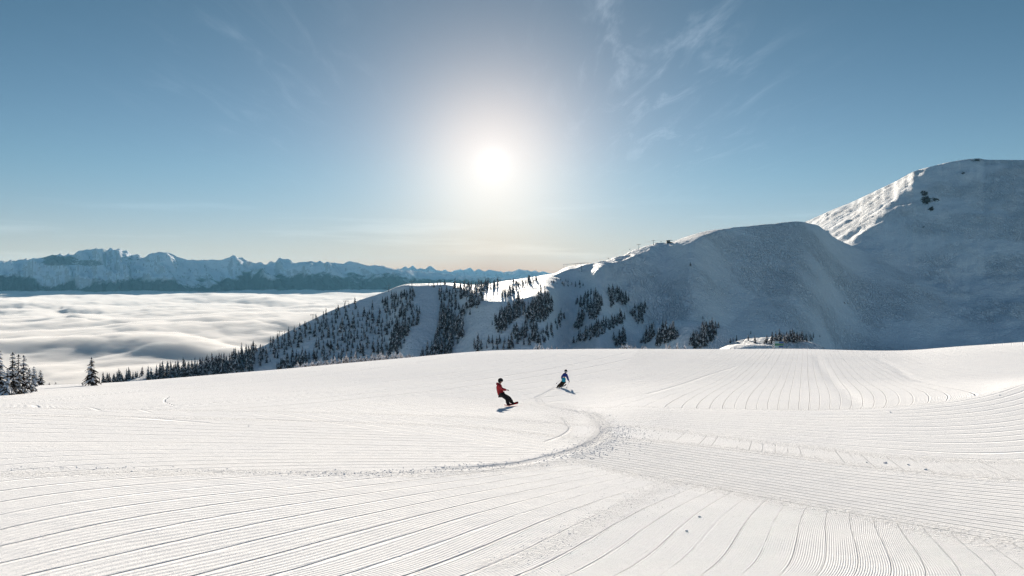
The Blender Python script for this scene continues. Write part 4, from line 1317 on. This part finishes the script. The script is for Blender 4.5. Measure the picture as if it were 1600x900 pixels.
for sd in 'nf':
    B += [('upper', sd + 'shoulder'), (sd + 'shoulder', sd + 'elbow'), (sd + 'elbow', sd + 'wrist'), ('pelvis', sd + 'hip'), (sd + 'hip', sd + 'knee'), (sd + 'knee', sd + 'shin'), (sd + 'shin', sd + 'ankle'), (sd + 'ankle', sd + 'toe')]
    hand_joints(J, B, sd, J[sd + 'wrist'][0], (1, 0.15 if sd == 'n' else -0.15, -0.05), (0, 0, 1), 1.0, 0.55)
t = root('person', sb, 'person on a snowboard in a red hooded jacket, black trousers and black helmet', 'person')
slim = lambda q: q * 0.66
Jb = {n: (p, (tuple(slim(a) for a in r) if isinstance(r, tuple) else slim(r)) if n in ('pelvis', 'belly', 'chest', 'upper') or n[1:] in ('shoulder', 'elbow', 'hip', 'knee', 'shin', 'ankle', 'toe') else r) for n, (p, r) in J.items()}
link('body', skin_mesh('body', Jb, B, 2), m_skin, t)
arm = ['shoulder', 'elbow', 'wrist']
jk = ['hem', 'pelvis', 'belly', 'chest', 'upper', 'neck'] + [s + a for s in 'nf' for a in arm]
Jj = dict(J); Jj['pelvis'] = (S(782.4, 614.8, -.02), (0.15, 0.17)); Jj['neck'] = (S(781.0, 599.0, 0), 0.088); Jj['hem'] = (S(783.4, 616.4, -.02), (0.155, 0.175))
loft_clothes('jacket', Jj, B + [('hem', 'pelvis')], lambda n: 0.048 if n in ('nelbow', 'felbow') else (0.036 if 'wrist' in n else (0.06 if n in ('hem', 'pelvis', 'belly') else 0.042)), jk, m_red, t)
link('hood', ball('hood', S(777.6, 599.8, 0), (0.105, 0.15, 0.10), 18, 12, None, Matrix.Rotation(math.radians(25), 4, 'Y')), m_red, t)
lg = ['pelvis'] + [s + a for s in 'nf' for a in ('hip', 'knee', 'shin', 'ankle')]
loft_clothes('trousers', J, B, lambda n: 0.062 if 'shin' in n or 'ankle' in n or 'knee' in n else 0.04, lg, m_black, t)
for sd, q in (('n', -1), ('f', 1)):
    gl = ['wrist', 'palm', 'knuckle'] + [f'f{k}{x}' for k in range(4) for x in 'abc'] + ['t0', 't1']
    loft_clothes('glove', J, B, 0.007, [sd + g for g in gl], m_black, t)
    a, b = J[sd + 'ankle'][0], J[sd + 'toe'][0]
    bt = skin_mesh('boot', {'top': (a + Vector((-.01, 0, .13)), .082), 'heel': (a + Vector((-.03, 0, -.005)), .078), 'mid': ((a + b) * .5 + Vector((0, 0, -.005)), .066), 'toe': (b + Vector((.02, 0, 0)), .055)}, [('top', 'heel'), ('heel', 'mid'), ('mid', 'toe')], 2)
    link('boot', bt, m_black, t)
hc = J['skull'][0]
face_and_hair(hc - Vector((0, 0, .03)), (1, .25, -.1), (0, 0, 1), t)
link('helmet', ball('helmet', hc + Vector((-.005, 0, .022)), (0.165, 0.145, 0.160), 22, 16, lambda c: c.z < -0.30 and c.x > 0.15), m_hard, t)
link('goggles', ball('goggles', hc + Vector((0.088, .02, -.012)), (0.052, 0.085, 0.048), 14, 10), m_lens, t)


def plank(name, pts, width, thick, side, nrm, m2, nose=0.6):
    """a board or ski bent along pts, rounded at both ends, with a coloured edge"""
    V, Fc, MI = [], [], []
    n = len(pts)
    for i, p in enumerate(pts):
        f = i / (n - 1)
        e = min(f, 1 - f) / 0.12
        w = width * (math.sqrt(max(1 - (1 - min(e, 1)) ** 2, 0.02))) * (1 - 0.10 * math.sin(math.pi * f))
        for sx, sz in ((-1, 0), (-1, 1), (1, 1), (1, 0)):
            V.append(Vector(p) + Vector(side) * w * 0.5 * sx + Vector(nrm) * thick * sz)
    for i in range(n - 1):
        for j in range(4):
            Fc.append((i * 4 + j, i * 4 + (j + 1) % 4, (i + 1) * 4 + (j + 1) % 4, (i + 1) * 4 + j))
            MI.append(1 if j == 3 else 0)
    Fc += [(3, 2, 1, 0), tuple((n - 1) * 4 + j for j in range(4))]; MI += [0, 0]
    return mesh_py(name, V, Fc, m2, MI)


b0, b1 = S(789.6, 634.2, -.62), S(808.0, 629.6, .66)
mid = (b0 + b1) * 0.5
ax = (b1 - b0).normalized()
sd_ = ax.cross(Vector((-0.35, -0.7, 0.8))).normalized(); nr = sd_.cross(ax).normalized()
if nr.z < 0: nr = -nr
pts = [mid + ax * (f - 0.5) * 1.56 + nr * (0.11 * max(abs(f - 0.5) * 2 - 0.72, 0) ** 1.3 * 4.0) for f in np.linspace(0, 1, 21)]
bd = root('snowboard', sb, 'red and black snowboard on its edge under the rider in the red jacket', 'snowboard')
link('deck', plank('deck', [p - nr * 0.015 for p in pts], 0.29, 0.016, sd_, nr, [m_board, m_board]), None, bd)
for q in (-0.17, 0.17):
    c = mid + ax * q * 1.6
    link('binding', tube('binding', [c - sd_ * .10 - nr * .02, c - sd_ * .085 + nr * .07, c + nr * .11, c + sd_ * .085 + nr * .07, c + sd_ * .10 - nr * .02], [.014] * 5, 6), m_base, bd)

# ---------------- the skier: seen from behind, leaning into a left turn
sk = ground_point(874, 606)
K2 = sk.y / F
def S2_(px, py, dy=0.0):
    d = sk.y + dy
    return Vector(((px - 800) / F * d, d, (HORIZON - py) / F * d)) - sk
J = {}
J['pelvis'] = (S2_(880.0, 596.2, -.02), (0.15, 0.13))
J['belly'] = (S2_(881.0, 592.6, 0), (0.145, 0.115))
J['chest'] = (S2_(881.9, 588.4, .05), (0.17, 0.125))
J['upper'] = (S2_(882.6, 585.6, .08), (0.145, 0.10))
J['neck'] = (S2_(883.4, 583.4, .10), 0.062)
J['jaw'] = (S2_(883.8, 581.9, .12), 0.085)
J['skull'] = (S2_(884.1, 580.2, .12), 0.105)
J['lshoulder'] = (S2_(880.0, 586.0, .08), 0.075); J['lelbow'] = (S2_(877.9, 589.3, .02), 0.056); J['lwrist'] = (S2_(878.0, 591.6, .24), 0.040)
J['rshoulder'] = (S2_(885.2, 585.8, .08), 0.075); J['relbow'] = (S2_(886.9, 590.8, .06), 0.056); J['rwrist'] = (S2_(888.6, 594.8, .16), 0.040)
J['lhip'] = (S2_(878.6, 597.4, -.02), 0.115); J['rhip'] = (S2_(881.4, 597.4, -.02), 0.115)
J['lknee'] = (S2_(875.2, 600.4, .10), 0.085); J['lshin'] = (S2_(873.0, 602.4, .04), 0.07); J['lankle'] = (S2_(871.2, 604.2, -.04), 0.056); J['ltoe'] = (S2_(871.0, 605.0, .16), 0.05)
J['rknee'] = (S2_(879.6, 600.2, .20), 0.085); J['rshin'] = (S2_(878.2, 602.2, .12), 0.07); J['rankle'] = (S2_(877.0, 603.8, .04), 0.056); J['rtoe'] = (S2_(877.0, 604.3, .24), 0.05)
B = [('pelvis', 'belly'), ('belly', 'chest'), ('chest', 'upper'), ('upper', 'neck'), ('neck', 'jaw'), ('jaw', 'skull')]
for sd in 'lr':
    B += [('upper', sd + 'shoulder'), (sd + 'shoulder', sd + 'elbow'), (sd + 'elbow', sd + 'wrist'), ('pelvis', sd + 'hip'), (sd + 'hip', sd + 'knee'), (sd + 'knee', sd + 'shin'), (sd + 'shin', sd + 'ankle'), (sd + 'ankle', sd + 'toe')]
hand_joints(J, B, 'l', J['lwrist'][0], (0.2, .8, -.3), (-1, 0, .2), 1.0, 0.9)
hand_joints(J, B, 'r', J['rwrist'][0], (0.45, .3, -.8), (1, 0, .3), 1.0, 0.9)
t = root('person', sk, 'person skiing in a navy and teal jacket and dark trousers, seen from behind', 'person')
slim = lambda q: q * 0.66
Jb = {n: (p, (tuple(slim(a) for a in r) if isinstance(r, tuple) else slim(r)) if n in ('pelvis', 'belly', 'chest', 'upper') or n[1:] in ('shoulder', 'elbow', 'hip', 'knee', 'shin', 'ankle', 'toe') else r) for n, (p, r) in J.items()}
link('body', skin_mesh('body', Jb, B, 2), m_skin, t)
jk = ['chest', 'upper', 'neck'] + [s + a for s in 'lr' for a in arm]
Js = dict(J); Js['chest'] = (S2_(881.7, 589.2, .04), (0.18, 0.135)); Js['neck'] = (S2_(883.4, 582.9, .10), .085)
loft_clothes('jacket', Js, B, 0.036, jk, m_navy, t)
Jh = {'hem': (S2_(880.0, 597.6, -.02), (0.215, 0.185)), 'waist': (S2_(880.7, 594.4, 0), (0.21, 0.175)), 'ribs': (S2_(881.8, 589.2, .04), (0.20, 0.165))}
link('jacket_hem', skin_mesh('jacket_hem', Jh, [('hem', 'waist'), ('waist', 'ribs')], 2), m_teal, t)
lg = ['pelvis'] + [s + a for s in 'lr' for a in ('hip', 'knee', 'shin', 'ankle')]
loft_clothes('trousers', J, B, lambda n: 0.045 if 'shin' in n or 'ankle' in n else 0.025, lg, m_brown, t)
for sd in 'lr':
    loft_clothes('glove', J, B, 0.007, [sd + g for g in gl], m_black, t)
    a, b = J[sd + 'ankle'][0], J[sd + 'toe'][0]
    bt = skin_mesh('boot', {'top': (a + Vector((.02, 0, .12)), .082), 'heel': (a + Vector((0, -.03, -.01)), .075), 'toe': (b + Vector((0, .02, 0)), .055)}, [('top', 'heel'), ('heel', 'toe')], 2)
    link('boot', bt, m_black, t)
hc = J['skull'][0]
face_and_hair(hc - Vector((0, 0, .03)), (-.1, 1, -.1), (0.1, 0, 1), t)
link('helmet', ball('helmet', hc + Vector((0, -.005, .022)), (0.132, 0.148, 0.142), 22, 16), m_hard, t)
link('goggle_strap', tube('goggle_strap', [hc + Vector((0.136 * math.cos(a), 0.152 * math.sin(a), -0.02)) for a in np.linspace(math.pi * 1.02, math.pi * 1.98, 12)], [0.022] * 12, 6), m_strap, t)
for px0, py0, px1, py1, y0, y1, lab in ((868.6, 606.2, 876.0, 603.9, -.78, .92, 'black outer ski of the skier in the navy jacket, trailing left'), (873.2, 605.8, 883.8, 602.4, -.70, .98, 'black inner ski of the skier, tip lifted towards the right')):
    a, b = S2_(px0, py0, y0), S2_(px1, py1, y1)
    ax = (b - a).normalized(); sd_ = ax.cross(Vector((0.45, 0, 1))).normalized(); nr = sd_.cross(ax).normalized()
    if nr.z < 0: nr = -nr
    pts = [a + (b - a) * f + nr * (0.16 * max(f - 0.84, 0) / 0.16) ** 1.0 * (1 if f > .84 else 0) for f in np.linspace(0, 1, 19)]
    s_ = root('ski', sk, lab, 'ski')
    link('ski_base', plank('ski_base', pts, 0.10, 0.02, sd_, nr, [m_base, m_base]), None, s_)
    c = pts[8]
    link('binding', tube('binding', [c - ax * .17 + nr * .03, c - ax * .12 + nr * .06, c + ax * .12 + nr * .05, c + ax * .17 + nr * .03], [.03, .035, .03, .02], 6), m_steel, s_)
for sd, tip, lab in (('r', S2_(885.2, 606.6, -.15), 'thin ski pole in the right hand of the skier, planted on the snow'), ('l', S2_(869.0, 599.6, -.55), 'thin ski pole in the left hand of the skier, trailing behind')):
    h_ = J[sd + 'knuckle'][0]
    top = h_ + (h_ - tip).normalized() * 0.07
    p_ = root('ski_pole', sk, lab, 'ski pole')
    link('shaft', tube('shaft', [top, tip], [0.011, 0.007], 6), m_steel, p_)
    d_ = (top - tip).normalized()
    link('grip', tube('grip', [top + d_ * .02, top - d_ * .12], [0.018, 0.017], 8), m_black, p_)
    link('basket', tube('basket', [tip + d_ * 0.07, tip + d_ * 0.08], [0.045, 0.045], 10), m_black, p_)

# ================================================================== TRAIL SIGN BEYOND THE CREST
sp_ = Vector(((1215 - 800) / F * 203, 203, 0)); sp_.z = ground_z(sp_.x, sp_.y)
K3 = 203 / F
t = root('trail_sign', sp_, 'wide trail sign board on posts with blue and green bars behind the crest', 'sign')
SZ = lambda py: (HORIZON - py) * K3 - sp_.z
SXm = lambda px: (px - 1215) * K3
def box(name, x0, x1, y0, y1, z0, z1, m, parent, bev=0.0):
    bm = bmesh.new()
    bmesh.ops.create_cube(bm, size=1.0)
    bmesh.ops.transform(bm, matrix=Matrix.Translation(((x0 + x1) / 2, (y0 + y1) / 2, (z0 + z1) / 2)) @ Matrix.Diagonal((x1 - x0, y1 - y0, z1 - z0, 1)), verts=bm.verts)
    if bev:
        bmesh.ops.bevel(bm, geom=bm.edges[:], offset=bev, segments=2, affect='EDGES', profile=0.6)
    me = bpy.data.meshes.new(name)
    bm.to_mesh(me); bm.free()
    return link(name, me, m, parent)
m_post = simple_mat('sign_post', (0.20, 0.22, 0.22), 0.7, 0.2, 6.0)
m_sgreen = simple_mat('sign_green', (0.03, 0.14, 0.075), 0.5, 0.15, 6.0)
m_sblue = simple_mat('sign_blue', (0.02, 0.07, 0.20), 0.5, 0.15, 6.0)
m_spale = simple_mat('sign_pale', (0.22, 0.36, 0.40), 0.6, 0.15, 6.0)
m_swhite = simple_mat('sign_white', (0.72, 0.74, 0.76), 0.6, 0.06, 6.0)
m_snavy = simple_mat('sign_dark', (0.05, 0.07, 0.10), 0.6, 0.1, 6.0)
for px in (1207.3, 1223.7):
    box('post', SXm(px) - .07, SXm(px) + .07, -.07, .07, -.4, SZ(532.6), m_post, t, 0.01)
fr = box('board', SXm(1206.6), SXm(1224.4), -.11, -.075, SZ(543.4), SZ(532.8), m_post, t, 0.01)
rows = ((533.6, 536.4, m_spale, m_sblue), (537.0, 539.8, m_sgreen, m_sgreen), (540.4, 543.0, m_spale, m_sblue))
for y0, y1, ma, mb in rows:
    cell = box('symbol_panel', SXm(1207.2), SXm(1209.9), -.135, -.111, SZ(y1), SZ(y0), m_swhite, t, 0.005)
    c = Vector(((SXm(1207.2) + SXm(1209.9)) / 2, -.145, (SZ(y0) + SZ(y1)) / 2))
    link('symbol', tube('symbol', [c, c + Vector((0, .012, 0))], [0.15, 0.15], 14), mb if ma is not m_spale else m_snavy, cell)
    box('name_panel', SXm(1210.3), SXm(1216.6), -.135, -.111, SZ(y1), SZ(y0), ma, t, 0.005)
    box('name_panel', SXm(1217.0), SXm(1224.0), -.135, -.111, SZ(y1), SZ(y0), mb, t, 0.005)

# ================================================================== CHAIRLIFT ON THE RIDGE
m_tower = simple_mat('galvanised', (0.10, 0.105, 0.11), 0.6, 0.2, 2.0, 0.3, 0.2)
m_dark = simple_mat('dark_cladding', (0.028, 0.028, 0.032), 0.6, 0.2, 2.0, 0.3)
m_glass = simple_mat('window_glass', (0.25, 0.30, 0.34), 0.15, 0.1, 2.0, 0.5)


def lift_tower(px, py, top, label, lean=0.0, heavy=1.0, off=0.0):
    p = mtn_point(px, py)
    H = (py - top) * p.y / F
    t = root('lift_tower', p, label, 'lift tower')
    th = max(0.30, 0.42 * heavy)
    lx = lean * H
    link('pole', tube('pole', [(0, 0, -1), (lx * .5, 0, H * .5), (lx, 0, H)], [th * 1.25, th, th * 0.75], 8), m_tower, t)
    link('crossarm', tube('crossarm', [(lx - 2.7, 0, H - .35), (lx, 0, H - .1), (lx + 2.7, 0, H - .35)], [.20, .28, .20], 6), m_tower, t)
    for q in (-1, 1):
        link('sheave_train', tube('sheave_train', [(lx + q * 2.7, -1.3, H - .55), (lx + q * 2.7, 0, H - .25), (lx + q * 2.7, 1.3, H - .55)], [.22, .30, .22], 6), m_dark, t)
    return p, H


lift_tower(390.5, 548, 533.5, 'lift tower rising above the trees low on the left ridge', 0, 0.8)
lift_tower(437, 526, 517, 'lift tower half hidden by ridge trees above the lowest tower', 0, .6)
lift_tower(489, 501, 491.5, 'lift tower on the ridge edge among scattered spruces', 0, .6)
lift_tower(538, 480, 470, 'slanted lift tower on the ridge edge high above the cloud', .25, .6)
lift_tower(607, 456, 446, 'lift tower at the left end of the sunlit hilltop', 0, .7)
lift_tower(643.5, 450, 439, 'lift tower crossing the sunlit hilltop with a plain T head', 0, .7)
lift_tower(668, 446, 440.5, 'leaning lift post on the bright flat hilltop', .8, .6)
lift_tower(688.5, 447, 438.5, 'slim lift post among small trees on the flat hilltop', 0, .5)
lift_tower(798.5, 452, 437, 'tallest dark lift pylon standing in the sunlit shoulder', 0, .9)
lift_tower(909, 425, 415.5, 'dark lift tower in the shade right under the ridge terminal', 0, .8)
ta, Ha = lift_tower(998, 389.5, 381.8, 'lower of two T shaped towers on the steep nose below the top station', .03, .8)
tb, Hb = lift_tower(1021, 383, 375.8, 'upper of two T shaped towers on the nose, nearest the top station', -.02, .9)

# terminal on the little ridge
p = mtn_point(905, 414.5); K4 = p.y / F
t = root('lift_terminal', p, 'long low lift terminal beam on thin posts along the small ridge', 'lift terminal')
link('beam', tube('beam', [(-25 * K4, 0, 1.2 * K4), (-6 * K4, 0, 2.4 * K4), (2 * K4, 0, 3.2 * K4), (15 * K4, 0, 3.4 * K4)], [.22, .30, .42, .40], 6), m_tower, t)
for x in (-24, -19, -6, 3, 13):
    gz_ = ground = MZ[np.argmin(np.abs(M_D - p.y)), np.argmin(np.abs(M_PX - (905 + x)))] - p.z
    zt = np.interp(x, [-25, -6, 2, 15], [1.2, 2.4, 3.2, 3.4]) * K4
    link('post', tube('post', [(x * K4, 0, gz_ - 1.5), (x * K4, 0, zt)], [.2, .16], 6), m_tower, t)

# top station
p = mtn_point(1046, 380.0); K5 = p.y / F
p = p + Vector((0, 2.0, 0)); 
t = root('top_station', p, 'dark top station of the chairlift with an overhanging roof on the ridge', 'lift station')
w = K5
box('cabin', -4.0 * w, 1.0 * w, -2.2, 2.2, -1.5, 4.2 * w, m_dark, t, 0.08)
box('window', -1.2 * w, -0.2 * w, -2.32, -2.2, 1.6 * w, 3.4 * w, m_glass, t)
box('roof', -4.3 * w, 5.0 * w, -2.6, 2.6, 4.2 * w + .003, 4.75 * w, m_dark, t, 0.06)
link('ramp', mesh_py('ramp', [(1.0 * w, -1.8, 2.4 * w), (1.0 * w, 1.8, 2.4 * w), (7 * w, 1.8, 0.3), (7 * w, -1.8, 0.3), (1.0 * w, -1.8, -1.2), (1.0 * w, 1.8, -1.2), (7 * w, 1.8, -1.2), (7 * w, -1.8, -1.2)],
     [(0, 1, 2, 3), (4, 7, 6, 5), (0, 3, 7, 4), (1, 5, 6, 2), (0, 4, 5, 1), (3, 2, 6, 7)], m_dark), None, t)

# the haul rope and a few chairs hanging from it
a0 = mtn_point(905, 414.5) + Vector((15 * K4, 0, 3.4 * K4))
rope = [a0, a0 * .55 + (ta + Vector((0, 0, Ha))) * .45 - Vector((0, 0, 2.5)), ta + Vector((0, 0, Ha)), tb + Vector((0, 0, Hb)), p + Vector((4 * w, 0, 4.4 * w))]
rp = []
for i in range(len(rope) - 1):
    for f in np.linspace(0, 1, 8)[:-1]:
        rp.append(rope[i].lerp(rope[i + 1], f))
rp.append(rope[-1])
o = link('haul_rope', tube('haul_rope', rp, [.045] * len(rp), 5), m_steel)
tag(o, 'thin lift cable strung from the ridge terminal up to the top station', 'cable')
def on_rope(px):
    for a, b in zip(rp[:-1], rp[1:]):
        pa, pb_ = 800 + F * a.x / a.y, 800 + F * b.x / b.y
        if pa <= px <= pb_:
            return a.lerp(b, (px - pa) / (pb_ - pa))
    return rp[-1]
for px, lab in ((950.5, 'lift chair hanging over the saddle right of the ridge terminal'), (984, 'lift chair hanging below the lower T shaped tower'), (1033, 'lift chair hanging between upper T tower and top station')):
    q = on_rope(px)
    t = root('lift_chair', q, lab, 'lift chair')
    link('hanger', tube('hanger', [(0, 0, 0), (0, .1, -.8), (0, .1, -1.6)], [.06, .06, .06], 6), m_tower, t)
    box('seat', -.95, .95, -.25, .3, -2.35, -2.22, m_dark, t, 0.02)
    box('backrest', -.95, .95, .301, .38, -2.3, -1.6, m_dark, t, 0.02)

# ================================================================== SNOW LUMPS
m_lump = simple_mat('snow_lump', (0.84, 0.84, 0.86), 0.85, 0.05, 30.0, 0.05)
def lump_mesh(seed):
    r = random.Random(seed)
    bm = bmesh.new()
    bmesh.ops.create_icosphere(bm, subdivisions=2, radius=1.0)
    for v in bm.verts:
        v.co = v.co * r.uniform(0.75, 1.2)
        v.co.z *= 0.75
    me = bpy.data.meshes.new('snow_lump'); bm.to_mesh(me); bm.free()
    me.materials.append(m_lump)
    return me
LM = [lump_mesh(s) for s in (1, 2, 3)]
for px, py, r_, lab in ((1092.5, 807.5, .060, 'fist sized snow lump on the corduroy, upper of the two in the nearest pass'), (1072.5, 830, .055, 'fist sized snow lump beside a groove, lower of the two in the nearest pass'),
                        (1354, 723, .06, 'snow lump on the bright strip, first in the line of four'), (1383, 724, .085, 'largest snow lump on the bright strip, second in the line of four'), (1419, 726.5, .075, 'snow lump on the bright strip, third in the line of four'), (1446, 734, .075, 'snow lump at the lower edge of the bright strip, last of four'),
                        (1391, 644.5, .10, 'snow lump on the upper rim of the grey groomed band'), (1562, 618, .13, 'snow lump high on the upper slope near the right edge of the band'), (953, 649, .07, 'single snow lump beside the curve of the board track'), (389, 666, .07, 'single dark flecked snow lump on the smooth left slope'), (206, 737, .05, 'small snow crumb in the churned line across the left slope')):
    q = ground_point(px, py); r_ *= 0.52
    o = bpy.data.objects.new('snow_lump', random.choice(LM)); C.objects.link(o)
    o.location = q + Vector((0, 0, r_ * 0.2)); o.scale = (r_, r_ * random.uniform(.8, 1.3), r_ * .8); o.rotation_euler = (random.uniform(-.4, .4), 0, random.uniform(0, 6))
    tag(o, lab, 'snow lump')

# crumbs thrown up by the skidded turns and left along the seams of the passes: far too many to count
V0 = [v.co.copy() for v in LM[0].vertices]
bm = bmesh.new(); bmesh.ops.create_icosphere(bm, subdivisions=1, radius=1.0)
ico_v = np.array([v.co[:] for v in bm.verts], np.float32); ico_f = np.array([[v.index for v in f.verts] for f in bm.faces], np.int32); bm.free()
spots = []
def scatter(poly, n, side, spread, rmin, rmax, x0=-1e9, x1=1e9):
    P = [ground_point(a, b) for a, b in poly]
    a = np.array([(p.x, p.y) for p in P])
    t = np.concatenate([[0], np.cumsum(np.hypot(*np.diff(a, axis=0).T))])
    for _ in range(n):
        q = random.uniform(0, t[-1])
        x, y = float(pchip(t, a[:, 0], np.array([q]))[0]), float(pchip(t, a[:, 1], np.array([q]))[0])
        x2, y2 = float(pchip(t, a[:, 0], np.array([q + .1]))[0]), float(pchip(t, a[:, 1], np.array([q + .1]))[0])
        d = math.hypot(x2 - x, y2 - y) + 1e-9
        nx, ny = (y2 - y) / d, -(x2 - x) / d
        o_ = side + random.gauss(0, spread)
        x += nx * o_; y += ny * o_
        if not x0 < 800 + F * x / y < x1:
            continue
        spots.append((x, y, rmin * (rmax / rmin) ** (random.random() ** 1.6)))
mt = [p for p in main_track if p[0] > -100]
scatter(mt[2:9], 900, -0.25, 0.45, .008, .024)
scatter(mt[4:8], 1000, -0.7, 0.6, .009, .026)
scatter(mt[8:12], 500, 0.0, 0.28, .006, .024)
scatter(mt[11:], 330, 0.0, 0.16, .006, .022)
scatter([(900, 722), (960, 735), (1050, 752), (1100, 761), (1200, 781), (1350, 807), (1450, 826), (1590, 849)], 420, 0.0, 0.14, .004, .011)
scatter(churn_track, 700, 0.0, 0.36, .004, .012)
scatter([(760, 905), (860, 862), (950, 812), (1020, 775)], 150, -0.2, 0.5, .004, .010)
scatter([(960, 669), (1100, 682), (1200, 695), (1300, 706), (1400, 718), (1590, 725)], 160, 0.0, 0.2, .006, .014)
co, fa = [], []
for i, (x, y, r_) in enumerate(spots):
    z = ground_z(x, y)
    sc = r_ * rng.uniform(0.7, 1.25, (12, 1)).astype(np.float32)
    co.append(ico_v * sc * np.array([1, 1, .75], np.float32) + np.array([x, y, z + r_ * 0.1], np.float32)); fa.append(ico_f + i * 12)
co = np.concatenate(co); fa = np.concatenate(fa)
me = bpy.data.meshes.new('snow_crumbs')
me.from_pydata(co.tolist(), [], fa.tolist())
o = link('snow_crumbs', me, m_lump)
o['kind'] = 'stuff'

# ================================================================== THIN AIR HAZE
hz_me = bpy.data.meshes.new('haze')
bm = bmesh.new()
x0, x1, y0, y1, z0, z1b = -15500, 12500, -300, 20500, -352, 520
vs = [bm.verts.new(p) for p in ((x0, y0, z0), (x1, y0, z0), (x1, y1, z0), (x0, y1, z0), (x0, y0, z1b), (x1, y0, z1b), (x1, y1, z1b), (x0, y1, z1b))]
for f in ((0, 3, 2, 1), (4, 5, 6, 7), (0, 1, 5, 4), (1, 2, 6, 5), (2, 3, 7, 6), (3, 0, 4, 7)):
    bm.faces.new([vs[i] for i in f])
bm.to_mesh(hz_me); bm.free()
m_haze, N = mat('haze_air')
pv = N.n('ShaderNodeVolumePrincipled')
pv.inputs['Color'].default_value = (0.22, 0.60, 0.90, 1)
pv.inputs['Density'].default_value = 0.000013
pv.inputs['Anisotropy'].default_value = 0.2
out = N.n('ShaderNodeOutputMaterial')
N.t.links.new(pv.outputs[0], out.inputs['Volume'])
hz_me.materials.append(m_haze)
haze = bpy.data.objects.new('haze', hz_me)
C.objects.link(haze)
haze['kind'] = 'stuff'
